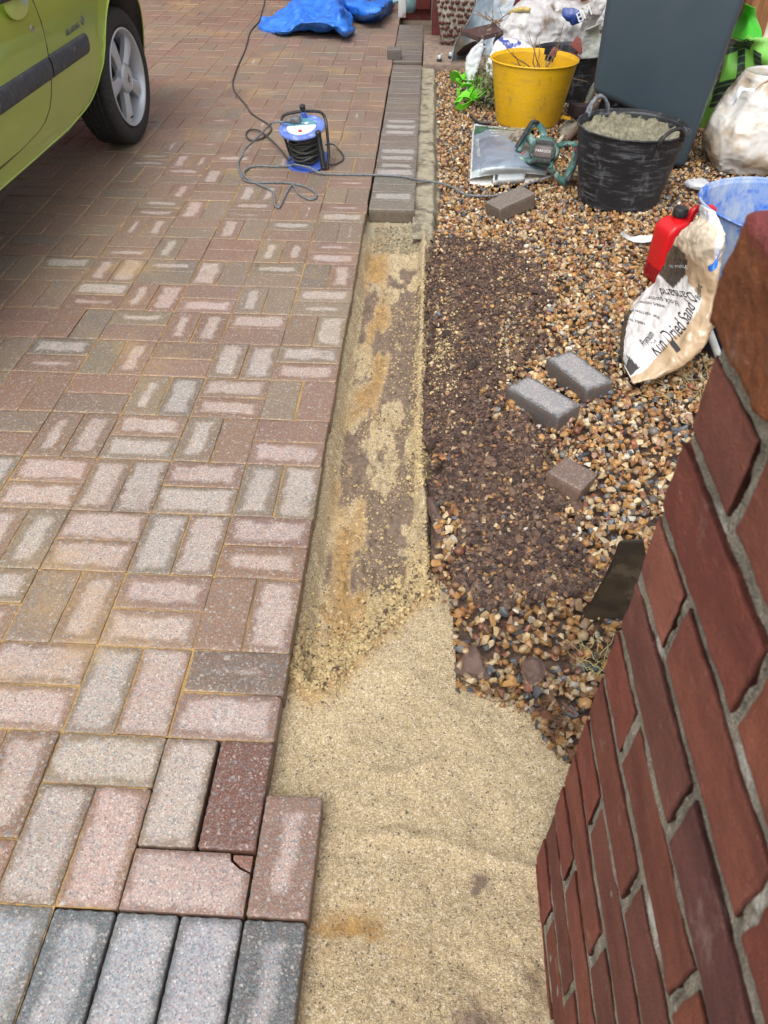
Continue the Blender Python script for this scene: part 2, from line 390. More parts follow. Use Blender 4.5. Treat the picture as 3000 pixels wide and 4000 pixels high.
def lay(blocks):
    """blocks: (cx, cy, L, W, rotz, tint, dry, sandy, z) -> V, quads, caps, attrs"""
    Vs, Q, T, tint, pl, info = [], [], [], [], [], []; off = 0
    for (cx, cy, L, W, rz, tn, dry, sandy, z) in blocks:
        near = cy < 2.3; key = (L, W, near)
        if key not in TPL: TPL[key] = block_template(L, W, nper=22 if near else 6)
        V, q, t = TPL[key]; V = V.copy(); l = V[:, :2].copy()
        j = fbm(np.c_[V[:, 0]*130+cx*91, V[:, 1]*130+cy*57, V[:, 2]*60], 2)-.5
        out = V[:, :2]/np.maximum(np.abs(V[:, :2]).max(1, keepdims=True), 1e-6)
        V[:, :2] += out*(j[:, None])*.0028*(V[:, 2:3] > -.03); V[:, 2] += (j*.0016)*(V[:, 2] > -.01)
        tx, ty = rng.normal(0, .004, 2); V[:, 2] += V[:, 0]*tx+V[:, 1]*ty
        c, s = math.cos(rz), math.sin(rz)
        V = np.c_[V[:, 0]*c-V[:, 1]*s+cx, V[:, 0]*s+V[:, 1]*c+cy, V[:, 2]+z]
        Vs.append(V); Q.append(q+off); T.append(t+off); n = len(V); off += n
        tint.append(np.tile((*tn, 1), (n, 1)))
        u = l/np.array([L/2, W/2]); 
        if L < W: u = u[:, ::-1]
        pl.append(np.c_[u, np.zeros(n)]); info.append(np.tile((dry, sandy, 0.), (n, 1)))
    caps = {}
    for t in T: caps.setdefault(t.shape[1], []).append(t)
    return np.concatenate(Vs), [np.concatenate(Q)]+[np.concatenate(v) for v in caps.values()], dict(tint=np.concatenate(tint), pl=np.concatenate(pl), info=np.concatenate(info))
def jit(c, a=.06):
    k = 1+rng.normal(0, a); return tuple(min(.75, max(.02, v*k*(1+rng.normal(0, a*.4)))) for v in c)
def dryness(x, y):
    z = float(fbm(np.array([[x*.9, y*.9, 3.3]]), 2)[0])
    if y < .25: p, lo, hi = .97, .86, 1
    elif y < .8: p, lo, hi = .85, .72, .97
    elif y < 2.0: p, lo, hi = .66, .55, .9
    elif y < 3.2: p, lo, hi = .40, .45, .82
    elif y < 3.8: p, lo, hi = .2, .4, .65
    else: p, lo, hi = .06, .35, .55
    if x < -.95-.1*(y-1.2): p *= .4
    if x < -1.15: p *= .15
    p *= .55+.9*z
    return rng.uniform(lo, hi) if rng.random() < p else rng.uniform(0, .28)
blocks = []; G = .0022
def add(cx, cy, horiz, dry=None, tint=None, sandy=1, half=None):
    L, W = (.2-G, .1-G) if half is None else half
    if horiz == 0: pass
    d = dryness(cx, cy) if dry is None else dry
    t = jit(tint if tint else (BRINDLE[rng.integers(len(BRINDLE))] if rng.random() < .82 else BRINDLE[0]))
    dx = rng.normal(0, .0012) if cx > -.2 else 0
    if horiz: blocks.append((cx+dx, cy, L, W, rng.normal(0, .004), t, d, sandy, rng.normal(0, .0009)))
    else: blocks.append((cx+dx, cy, L, W, math.pi/2+rng.normal(0, .004), t, d, sandy, rng.normal(0, .0009)))
for ci in range(-20, 0):
    x0 = ci*.2
    for j in range(0, 37):
        y0 = j*.2
        if (j + ci) % 2 == 1: # ci=-1, j even -> horizontals
            for k in (0, 1):
                t = None; d = None
                if ci == -1 and j == 0: t = (.30, .22, .18) if k == 1 else (.46, .31, .27); d = .45 if k == 1 else .9
                add(x0+.1, y0+.05+.1*k, 1, d, t)
        else:
            for k in (0, 1): add(x0+.05+.1*k, y0+.1, 0)
for ci in range(-5, -1):
    x0 = ci*.2
    if ci % 2 == 0:
        add(x0+.1, -.05, 1, .95); add(x0+.05, -.2, 0, .95); add(x0+.15, -.2, 0, .97)
    else:
        add(x0+.05, -.1, 0, .85); add(x0+.15, -.1, 0, .85); add(x0+.1, -.25, 1, .9)
for k in range(-8, -3): blocks.append((k*.1+.05, -.4, .2-G, .1-G, math.pi/2, jit((.22, .28, .34), .03), .85, .45, 0))
V, F, A = lay(blocks)
tag(npmesh('driveway_paving', V, F, MT['paver'], attrs=A, sharp=50), kind='structure')
# brushed sand in the joints
n = N('joint sand'); f = n.noise(2.2, 3); c = n.mix(n.mr(f, .38, .50), (.13, .09, .06), n.mix(n.mr(n.noise(300, 3), .4, .6), (.48, .31, .12), (.32, .21, .09)))
JS = n.done(c, .95, n.bump(n.noise(260, 5, .7), .8, .003))
def sheet(name, x0, x1, y0, y1, z, step, mat, zf=None, **k):
    xs = np.arange(x0, x1+step*.5, step); ys = np.arange(y0, y1+step*.5, step); X, Y = np.meshgrid(xs, ys, indexing='ij')
    Z = np.full_like(X, z) if zf is None else zf(X, Y)
    return npmesh(name, np.stack([X, Y, Z], -1).reshape(-1, 3), gridfaces(len(xs), len(ys)), mat, **k)
P = MB()
def quad(mb, x0, y0, x1, y1, z): mb.b.faces.new([mb.b.verts.new(p) for p in ((x0, y0, z), (x1, y0, z), (x1, y1, z), (x0, y1, z))])
quad(P, -4, 0, -.01, 7.39, -.0032); quad(P, -1, -.5, -.3, 0, -.0032); quad(P, -.3, -.3, -.21, 0, -.0032)
tag(P.build('joint_sand', JS), kind='structure')
# grey edging course
eb = []
seqd = [.02, .86, .25, .3, .9, .75, .8, .88, .3, .1, .8, .82, .78, .3, .2, .15, .4, .3, .1, .1, .1, .2, .1, .1, .1]
for k in range(25): eb.append((.106+rng.normal(0, .001), 2.6+.1015*k, .2-G, .1-G, rng.normal(0, .006), jit((.27, .255, .235), .1), seqd[k], .12, rng.normal(0, .0012)))
for k in range(12): eb.append((.103, 5.235+.1015*k, .2-G, .1-G, 0, jit((.20, .19, .175), .06), .05, .4, 0))
V, F, A = lay(eb); tag(npmesh('edging_course', V, F, MT['paver'], attrs=A, sharp=50), kind='structure')
def one_block(name, label, L, W, loc, rz, tint, dry, H=.055, cat='paving block', group=None, rot=None, sandy=.0):
    V, F, A = lay([(0, 0, L, W, 0, tint, dry, sandy, 0)])
    if H != .055: V[:, 2] = np.where(V[:, 2] < -.03, -H, V[:, 2])
    o = npmesh(name, V, F+[np.arange(len(V))[:22*4 if True else 0][::-1][None, :]], MT['paver'], attrs=A, sharp=50)
    o.location = loc; o.rotation_euler = rot if rot else (0, 0, rz)
    return tag(o, label, cat, group)
GR = 'unsanded blocks at the near paving edge'
Pi2 = math.pi/2
one_block('paving_block', 'buff paving block laid upright beside the dark red one, open joint on its right', .2-G, .1-.005, (-.152, -.1, 0), Pi2+.006, (.44, .35, .28), .97, group=GR)
one_block('paving_block', 'darkest red speckled paving block at the edge above the sand', .2-G, .1-.004, (-.049, -.1, .001), Pi2+.004, (.27, .115, .085), .12, group=GR)
one_block('paving_block', 'reddish paving block sticking out past the others over the pale sand', .2-G, .1-.002, (.052, -.2, .001), Pi2-.002, (.42, .27, .22), .62, group=GR)
for x, tn, d, lb in ((-.25, (.19, .25, .31), .80, 'grey paving block in the near row, second from the sandy joint, with dark stains'), (-.15, (.27, .33, .40), .99, 'pale grey paving block in the near row below the chipped red block, left half'),
                     (-.05, (.28, .32, .40), .99, 'pale grey paving block in the near row between the dark one and its pale twin'), (.05, (.17, .205, .245), .62, 'darker grey paving block at the right end of the near row against the sand')):
    one_block('paving_block', lb, .2-G, .1-.0045, (x, -.402, 0), Pi2+rng.normal(0, .004), tn, d, group=GR)
# the block with the broken corner: body polygon and loose chip
cb = MB(); hx, hy = .0985, .048
cb.prism([(-hx, -hy), (hx, -hy), (hx, .016), (.078, .024), (.062, .036), (.060, hy), (-hx, hy)], .055, Matrix.Translation((0, 0, -.055)), .0022, 2)
def withattrs(o, tint, dry, cx=0, cy=0):
    me = o.data; n_ = len(me.vertices); co = np.zeros(n_*3, np.float32); me.vertices.foreach_get('co', co); co = co.reshape(-1, 3)
    a = me.attributes.new('tint', 'FLOAT_COLOR', 'POINT'); a.data.foreach_set('color', np.tile((*tint, 1), (n_, 1)).astype(np.float32).ravel())
    a = me.attributes.new('pl', 'FLOAT_VECTOR', 'POINT'); a.data.foreach_set('vector', np.c_[(co[:, 0]+cx)/.1, (co[:, 1]+cy)/.05, np.zeros(n_)].astype(np.float32).ravel())
    a = me.attributes.new('info', 'FLOAT_VECTOR', 'POINT'); a.data.foreach_set('vector', np.tile((dry, 0., 0.), (n_, 1)).astype(np.float32).ravel())
    return o
o = withattrs(cb.build('cracked_paving_block', MT['paver']), (.44, .28, .235), .97); o.location = (-.1, -.252, 0)
tag(o, 'pinkish paving block with its far right corner cracked off', 'paving block', GR)
cb = MB(); cb.prism([(.0975, .0195), (.0975, .047), (.0635, .047), (.0655, .038), (.0805, .0275)], .03, Matrix.Translation((0, 0, -.032)), .002, 2)
o = withattrs(cb.build('broken_corner', MT['paver'], origin=(.08, .035, -.01)), (.40, .17, .12), .4); o.location = (-.02, -.217, -.012)
tag(o, 'small broken corner chip lying in the gap of the cracked block', 'chip')
# loose blocks on the gravel and one on the paving
one_block('loose_block', 'dark grey block lying on the gravel between the cable and the black tub', .2, .1, (.622, 2.640, .032), .62, (.31, .28, .255), .02, .062, 'brick', 'loose grey blocks on the gravel', rot=(.02, -.16, .62))
one_block('loose_block', 'wet grey block with a clod of mud on top, nearest of the pair', .2, .1, (.612, 1.145, .012), -.80, (.17, .20, .235), .99, .062, 'brick', 'loose grey blocks on the gravel')  # blue-grey tint carries the sky reflection of the wet top; finish is matt
one_block('loose_block', 'wet grey block with small stones on top, further of the pair', .2, .1, (.738, 1.293, .012), -1.03, (.17, .20, .235), .99, .062, 'brick', 'loose grey blocks on the gravel')  # sky sheen painted into the tint here too, over a matt finish
one_block('half_block', 'short brown cut brick sunk in soil and gravel', .098, .1, (.655, .80, .010), -.55, (.33, .22, .18), .1, .062, 'brick', rot=(-.12, .1, -.62))
one_block('cut_block', 'small grey cut block standing at the far end of the edging', .1, .085, (.008, 5.27, .063), .05, (.22, .24, .26), .2, .062, 'brick')

# ------------------------------------------------------------------ sand bed and trench
SB = [(0, .20), (.05, .17), (.104, .20), (.154, .28), (.216, .37), (.269, .45), (.30, .47), (.335, .44), (.343, .36), (.345, .288), (.347, .20), (.40, .178), (.45, .165), (.50, .15), (.522, .08), (.56, .045), (.60, .0)]
sx, sy = np.array(SB).T
def yb(x): return np.interp(x, sx, sy)
def sand_h(X, Y):
    b = yb(X)+(fbm2(X, Y, 26, 4, 2)-.5)*.05; b = b+(yb(X)+(fbm2(X, Y, 60, 3, 2)-.5)*.02-b)*sstep(.25, .33, X)
    d = b-Y
    z = -.045-.034*sstep(.12, .5, X)+(fbm2(X, Y, 9, 4, 1)-.5)*.030+(fbm2(X, Y, 70, 3, 5)-.5)*.0065
    z += .011*np.exp(-((np.hypot(X-.20, Y-.10)-.13)/.014)**2)*sstep(.16, .24, X)*sstep(.05, .0, Y)+.006*np.exp(-((Y+.12+.1*X+(fbm2(X, Y, 8, 3, 15)-.5)*.06)/.012)**2)*sstep(.1, .2, X)
    z += .010*(fbm2(X, Y, 34, 3, 8)-.35)*sstep(-.15, -.32, Y)*sstep(.28, .36, X)*1.6
    lump = np.maximum(0, fbm2(X, Y, 75, 3, 4)-.40)
    z += lump*.055*sstep(.095, .0, d)*sstep(.33, .27, X)
    drop = .06-.02*sstep(.25, .33, X)
    return z-drop*sstep(.012, -.02, d)
def sand_info(X, Y):
    o = np.zeros(X.shape+(3,)); d = yb(X)-Y
    o[..., 0] = np.maximum(.9*sstep(.10, .02, d)*(X < .3), .75*sstep(.56, .68, fbm2(X, Y, 6, 3, 12))*0+1.1*np.exp(-((X-.17)/.085)**2-((Y+.30)/.035)**2)*sstep(.32, .5, fbm2(X, Y, 22, 4, 3)))
    o[..., 1] = .95*np.exp(-((X-.375)/.028)**2-((Y+.205)/.03)**2)*(fbm2(X, Y, 60, 3, 3)+.2)+.55*np.exp(-((X-.36)/.045)**2-((Y+.42)/.05)**2)+.30*sstep(.36, .46, X)*sstep(.1, -.1, Y)+.22*sstep(-.2, -.42, Y)*fbm2(X, Y, 12, 4, 14)*1.6+.65*sstep(.03, 0, d)*(X > .33)*(fbm2(X, Y, 40, 3, 3)+.2)
    return o.reshape(-1, 3)
def hf(name, x0, x1, y0, y1, st, H, info, mat, keep=None):
    xs = np.arange(x0, x1, st); ys = np.arange(y0, y1, st); X, Y = np.meshgrid(xs, ys, indexing='ij')
    Z = H(X, Y); F = gridfaces(len(xs), len(ys))
    if keep is not None:
        k = keep(X, Y).ravel(); F = F[k[F].all(1)]
    return npmesh(name, np.stack([X, Y, Z], -1).reshape(-1, 3), F, mat, attrs=dict(info=info(X, Y)))
tag(hf('sand', -.03, .66, -.85, .52, .0035, sand_h, sand_info, MT['sand']), kind='structure')
def trench_h(X, Y):
    z = -.094+(fbm2(X, Y, 12, 4, 21)-.5)*.018+(fbm2(X, Y, 50, 4, 27)-.5)*.010
    z += .042*sstep(.036, .0, X+(fbm2(X, Y, 18, 4, 22)-.5)*.022)+.010*(fbm2(X, Y, 60, 3, 28)-.5)*sstep(.06, .02, X)                         # bedding haunch under the blocks
    rid = np.exp(-((X-(.252+.03*sstep(1.0, .5, Y)))/.017)**2)
    z += rid*(.052+.03*(fbm2(X, Y, 20, 3, 24)-.4))
    z += .050*sstep(.262, .30, X-.03*sstep(1.0, .5, Y)); z = z-.06*sstep(.272, .298, X)
    t = sstep(2.34, 2.56, Y+(fbm2(X, Y, 20, 3, 25)-.5)*.12); z = z*(1-t)+(-.060)*t
    z += .05*np.maximum(0, fbm2(X, Y, 42, 3, 26)-.5)*sstep(2.2, 2.3, Y)*sstep(2.52, 2.40, Y)
    sandy = sstep(.545, .62, fbm2(X, Y*.6, 13, 5, 31)); z += sandy*.006+.030*np.maximum(0, fbm2(X, Y, 90, 3, 36)-.45)*sstep(.4, .55, fbm2(X, Y, 10, 4, 37))
    z += .05*np.maximum(0, fbm2(X, Y, 60, 3, 33)-.56)*sstep(.42, .58, fbm2(X, Y, 7, 3, 34))
    dl = Y-yb(X); z += (.030*np.maximum(0, fbm2(X, Y, 70, 4, 39)-.36)+.012*fbm2(X, Y, 22, 3, 38))*sstep(.17, .0, dl)
    z -= .06*sstep(.02, -.05, dl)
    return z
def trench_info(X, Y):
    o = np.zeros(X.shape+(3,))
    orange = sstep(.38, .60, fbm2(X, Y*.35, 16, 5, 41))*np.exp(-((X-(.085+.02*np.sin(Y*5)))/.05)**4)
    sandy = sstep(.47, .66, fbm2(X, Y*.35, 17, 5, 31)+.07*np.exp(-((X-.17)/.04)**2)-.05*np.exp(-((X-.215)/.03)**2)+.12*sstep(.7, .2, Y))
    bare = 1-np.maximum(sandy, np.maximum(sstep(.05, .02, X), orange))
    bare *= sstep(2.25, 2.1, Y)*sstep(.255, .235, X)*sstep(-.02, .16, Y-yb(X))
    rid = sstep(.232, .245, X)*sstep(.38, .46, fbm2(X, Y, 25, 4, 43)+.05)
    bare = np.maximum(bare, (1-rid)*sstep(.24, .26, X))
    o[..., 0] = orange*.95; o[..., 1] = np.where(sstep(2.2, 2.3, Y) > .5, 0, bare)
    o[..., 2] = sstep(2.2, 2.5, Y)*.9
    return o.reshape(-1, 3)
tag(hf('trench_floor', -.03, .30, .10, 2.62, .004, trench_h, trench_info, MT['sand']), kind='structure')
# concrete haunch beside the edging and far slab
def strip_h(X, Y): return -.026-.045*sstep(.285, .312, X+(fbm2(X, Y, 6, 3, 51)-.5)*.025)+(fbm2(X, Y, 7, 3, 52)-.5)*.006+(fbm2(X, Y, 60, 3, 53)-.5)*.002-.03*sstep(2.60, 2.40, Y)
tag(sheet('concrete_haunch', .200, .322, 2.38, 5.16, 0, .005, MT['conc'], strip_h), kind='structure')
sl = MB(); sl.box((1.36, 5.58, -.05), (2.3, .92, .10), bev=.008)
tag(sl.build('concrete_slab', MT['concb']), kind='structure')
tag(sheet('gravel_bed_earth', .29, 4.4, -1.0, 5.16, 0, .01, MT['earth'], lambda X, Y: np.where(Y < yb(X)-.01, -.13, -.070-.042*sstep(.50, .02, Y)*sstep(.28, .46, X))+(fbm2(X, Y, 8, 3, 55)-.5)*.02), kind='structure')

# ------------------------------------------------------------------ scattered stones, clods, crumbs
def hullproto(seed, n=13, bev=.07, flat=.7):
    r = np.random.default_rng(seed); b = bmesh.new()
    p = r.normal(size=(n, 3)); p /= np.linalg.norm(p, axis=1)[:, None]; p *= np.array([1, r.uniform(.62, .95), r.uniform(.45, flat)])*(1+r.normal(0, .08, (n, 1)))
    for q in p: b.verts.new(q)
    bmesh.ops.convex_hull(b, input=b.verts)
    for v in [v for v in b.verts if not v.link_faces]: b.verts.remove(v)
    bmesh.ops.bevel(b, geom=list(b.edges), offset=bev, segments=1, affect='EDGES')
    bmesh.ops.triangulate(b, faces=b.faces)
    b.verts.ensure_lookup_table(); V = np.array([v.co[:] for v in b.verts]); F = np.array([[v.index for v in f.verts] for f in b.faces]); b.free()
    return V, F
def lumpproto(seed, sub=2, amp=.5):
    b = bmesh.new(); bmesh.ops.create_icosphere(b, subdivisions=sub, radius=1)
    V = np.array([v.co[:] for v in b.verts]); F = np.array([[v.index for v in f.verts] for f in b.faces]); b.free()
    V *= (1+amp*(fbm(V*1.8+seed*7.1, 3, seed)-.5)*2)[:, None]; V[:, 2] *= .7
    return V, F
PEB = [hullproto(i, 9+i % 6, .05, .62) for i in range(18)]; PEBR = [lumpproto(i+50, 1, .25) for i in range(5)]
PEBF = [hullproto(i+90, 8, .001) for i in range(8)]
LUMP = [lumpproto(i, 2, .75) for i in range(8)]; CR = [lumpproto(i+20, 1, .7) for i in range(6)]
def scatter(name, protos, pos, size, tint, mat, kind='stuff', smooth=False, tilt=.6):
    n_ = len(pos); pid = rng.integers(len(protos), size=n_); Vs, Fs, Cs = [], [], []; off = 0
    a, b, c = rng.uniform(0, 2*np.pi, n_), rng.normal(0, tilt, n_), rng.normal(0, tilt, n_)
    ca, sa, cb_, sb, cc, sc_ = np.cos(a), np.sin(a), np.cos(b), np.sin(b), np.cos(c), np.sin(c)
    z0 = np.zeros(n_); o1 = np.ones(n_)
    Rz = np.stack([ca, -sa, z0, sa, ca, z0, z0, z0, o1], -1).reshape(-1, 3, 3); Ry = np.stack([cb_, z0, sb, z0, o1, z0, -sb, z0, cb_], -1).reshape(-1, 3, 3); Rx = np.stack([o1, z0, z0, z0, cc, -sc_, z0, sc_, cc], -1).reshape(-1, 3, 3)
    R = Rz@Ry@Rx*size[:, None, None]
    for k, (V, F) in enumerate(protos):
        m = np.where(pid == k)[0]
        if not len(m): continue
        W = np.einsum('nij,vj->nvi', R[m], V)+pos[m][:, None, :]
        Vs.append(W.reshape(-1, 3)); Fs.append((F[None]+(np.arange(len(m))*len(V))[:, None, None]+off).reshape(-1, 3)); off += W.shape[0]*W.shape[1]
        Cs.append(np.repeat(np.c_[tint[m], np.ones(len(m))], len(V), axis=0))
    o = npmesh(name, np.concatenate(Vs), np.concatenate(Fs), mat, smooth=smooth, attrs=dict(tint=np.concatenate(Cs)))
    return tag(o, kind=kind)
MUD = [(.27, 2.28), (.40, 2.28), (.50, 2.32), (.60, 2.36), (.66, 2.2), (.66, 2.0), (.67, 1.85), (.62, 1.65), (.57, 1.42), (.48, 1.30), (.47, 1.10), (.54, .98), (.56, .82), (.62, .72), (.66, .56), (.64, .46), (.60, .43), (.49, .385), (.42, .43), (.36, .50), (.33, .60), (.295, .75), (.27, 1.0), (.265, 1.6)]
def mudmask(x, y):
    return inpoly(x+(fbm2(x, y, 9, 4, 61)-.5)*.34, y+(fbm2(x, y, 9, 4, 62)-.5)*.28, MUD)
PAL = np.array([(.60, .33, .12), (.52, .27, .09), (.70, .50, .27), (.76, .60, .38), (.46, .22, .08), (.30, .15, .075), (.16, .175, .20), (.10, .11, .125), (.34, .13, .075), (.80, .74, .62), (.55, .40, .24), (.38, .25, .15), (.44, .26, .18), (.22, .20, .18)])
PW = np.array([.13, .12, .13, .10, .09, .08, .055, .05, .05, .035, .07, .05, .03, .03]); PW /= PW.sum()
KEEPOUT = [(1.13, 2.83, .16), (.823, 4.0, .16)]
def gravel(n_, x0, x1, y0, y1, s0, s1, zb, cond):
    x = rng.uniform(x0, x1, n_); y = rng.uniform(y0, y1, n_); k = cond(x, y)
    for cx, cy, r in KEEPOUT: k &= np.hypot(x-cx, y-cy) > r
    k &= x < 1.05+.36*(y+.2)
    x, y = x[k], y[k]; m = len(x); s = rng.uniform(s0, s1, m)*rng.choice([1, .8, 1.2], m)
    und = (fbm2(x, y, 3, 3, 71)-.5)*.016; s = s*(1+.06*sstep(.9, .5, y))
    return np.c_[x, y, zb+und+gz(x, y)+rng.uniform(-.010, .004, m)], s, (lambda T_: T_*(1-.28*sstep(.8, .35, y))[:, None]+np.array((.05, .03, .02))*(.22*sstep(.8, .35, y))[:, None])(PAL[rng.choice(len(PAL), m, p=PW)]*rng.uniform(.5, 1.0, (m, 1)))
gz = lambda x, y: -.042*sstep(.50, .02, y)*sstep(.28, .46, x)
nomud = lambda x, y: ~mudmask(x, y) & (y > yb(x)-.004+(x < .36)*.012) & (x > np.where(y > 2.45, .315, .30)+(fbm2(x, y, 12, 2, 9)-.5)*.05)
parts_ = [gravel(30000, .27, 2.2, .02, 2.8, .0085, .0150, -.036, nomud), gravel(22000, .3, 2.7, 2.8, 5.13, .0085, .0140, -.036, nomud)]
pos = np.concatenate([p[0] for p in parts_]); siz = np.concatenate([p[1] for p in parts_]); tin = np.concatenate([p[2] for p in parts_])
scatter('gravel', PEB, pos, siz, tin, MT['stone'], smooth=False)
pos2, s2, t2 = gravel(2500, .3, 1.9, .02, 3.2, .0085, .0135, -.029, nomud)
scatter('rounded_gravel', PEBR, pos2, s2, t2, MT['stone'], smooth=True)
bx = rng.uniform(.29, .56, 1500); by = yb(bx)+rng.normal(.012, .016, 1500); bk = (by > yb(bx)-.012-.03*(rng.random(1500) < .06)); bx, by = bx[bk], by[bk]; m = len(bx)
scatter('edge_gravel', PEB, np.c_[bx, by, np.maximum(sand_h(bx, by), -.075+gz(bx, by))+.004], rng.uniform(.0055, .012, m), PAL[rng.choice(len(PAL), m, p=PW)]*rng.uniform(.3, .72, (m, 1)), MT['stone'])
# soil heap
def mud_h(X, Y):
    z = -.060+.028*sstep(.0, .12, X-.25)+(fbm2(X, Y, 7, 4, 63)-.5)*.030+.030*(fbm2(X, Y, 38, 4, 64)-.5)+.016*(ridged(np.stack([X*90, Y*90, X*0], -1), 2, 3)-.5)
    m = fbm2(X, Y, 9, 3, 61)*0
    ins = mudmask(X, Y).astype(float)
    return np.where(ins > 0, z, -.16)
tag(npmesh('soil', *(lambda X, Y: (np.stack([X, Y, mud_h(X, Y)], -1).reshape(-1, 3), gridfaces(*X.shape)))(*np.meshgrid(np.arange(.255, .95, .005), np.arange(.3, 2.6, .005), indexing='ij')), simple('wet clay soil', (.075, .045, .034), (.14, .088, .062), 45, .62, .8, .004, detail=8, dirt=(.22, .14, .09), dirtscale=18, dirtlo=.56)), kind='structure')
def inmud(n_, grow=0):
    x = rng.uniform(.26, .92, n_); y = rng.uniform(.36, 2.52, n_); k = mudmask(x, y) if not grow else mudmask(x, y) | mudmask(x-.04, y) | mudmask(x, y-.05)
    return x[k], y[k]
x, y = inmud(52000, 1); m = len(x); z = mud_h(x, y); z = np.where(z < -.12, -.034, z)
s = rng.gamma(1.6, .0014, m)+.0010; big_ = rng.random(m) < .012; s[big_] *= 2.2; sc = np.array([(.065, .036, .028), (.095, .054, .039), (.13, .078, .054), (.045, .027, .022), (.17, .105, .07)])
scatter('soil_clods', CR+LUMP[:2], np.c_[x, y, z+s*.25], s, sc[rng.integers(len(sc), size=m)]*rng.uniform(.8, 1.2, (m, 1)), MT['soil'])
x, y = inmud(5600); m = len(x); k = rng.random(m) < .25+.5*sstep(.42, .62, x)+.5*sstep(.45, .62, fbm2(x, y, 6, 3, 77)); x, y = x[k], y[k]; m = len(x)
tn = PAL[rng.choice(len(PAL), m, p=PW)]; tn = tn*.5+np.array((.12, .08, .055))*.5*rng.uniform(.5, 1.3, (m, 1)); hi = rng.random(m) < .12; tn[hi] = .8*PAL[rng.choice(5, hi.sum())]
scatter('gravel_in_soil', PEB, np.c_[x, y, mud_h(x, y)+.003], rng.uniform(.006, .0115, m), tn, MT['stone'])
# sand crumbs: spill on soil, on the trench ridge, in the trench, on the sand lip
pc = []
def crumbs(n_, fx, fy, hfun, s0, s1, lo, prob=None):
    x = fx(n_); y = fy(n_); k = (prob(x, y) > rng.random(n_)) if prob else np.ones(n_, bool); x, y = x[k], y[k]
    s = rng.gamma(1.6, (s1-s0)/3, len(x))+s0; pc.append((np.c_[x, y, hfun(x, y)+s*.25], s, lo))
U = lambda a, b: (lambda n_: rng.uniform(a, b, n_)); G_ = lambda a, b: (lambda n_: rng.normal(a, b, n_))
crumbs(9000, U(.01, .29), U(.18, 2.0), trench_h, .0005, .0030, 0, lambda x, y: .10+.9*sstep(.5, .64, fbm2(x, y, 9, 4, 81))+.5*np.exp(-((x-.165)/.04)**2))
crumbs(7000, G_(.255, .016), U(.45, 2.1), trench_h, .0006, .0034, 0, lambda x, y: .15+sstep(.42, .55, fbm2(x, y, 8, 3, 83)))
crumbs(12000, U(.0, .31), U(-.04, .16), lambda x, y: sand_h(x, yb(x)-y+.05), .0006, .0036, 1)
p_, s_, _l = pc.pop(); x = p_[:, 0]; d = rng.gamma(1.5, .022, len(x))-.015; d = np.where(rng.random(len(x)) < .62, -np.abs(rng.normal(0, .07, len(x))), d*.6); y = yb(x)-d; pc.append((np.c_[x, y, np.maximum(sand_h(x, y), trench_h(x, y))+s_*.2], s_, 0))
crumbs(1500, U(.04, .24), U(2.3, 2.52), trench_h, .001, .004, 2)
crumbs(2200, G_(.62, .07), G_(1.55, .20), lambda x, y: mud_h(x, y)+.004, .001, .0045, 0, lambda x, y: mudmask(x, y)*sstep(.4, .6, fbm2(x, y, 16, 3, 85)))
crumbs(900, G_(.33, .03), G_(1.5, .25), lambda x, y: mud_h(x, y)+.004, .001, .004, 0)
cc = [np.array((.56, .43, .23)), np.array((.52, .40, .20)), np.array((.30, .26, .17))]
pos = np.concatenate([p[0] for p in pc]); siz = np.concatenate([p[1] for p in pc]); tn = np.concatenate([np.tile(cc[p[2]], (len(p[0]), 1)) for p in pc])*rng.uniform(.7, 1.15, (len(pos), 1))
dk = rng.random(len(pos)) < .10; tn[dk] = (.13, .09, .06)
ok = pos[:, 2] > -.13
scatter('sand_crumbs', CR, pos[ok], siz[ok], tn[ok], MT['crumb'])
# dark grit and pale grains lying on the sand
m = 900; x = rng.uniform(.08, .5, m); y = rng.uniform(-.8, .30, m); k = (y < yb(x)-.03) & (rng.random(m) < .4); x, y = x[k], y[k]; m = len(x)
scatter('sand_grit', CR, np.c_[x, y, sand_h(x, y)], rng.uniform(.0005, .0012, m), np.array([(.06, .06, .07), (.75, .7, .6), (.3, .15, .08), (.12, .13, .15)])[rng.integers(4, size=m)], MT['stone'])

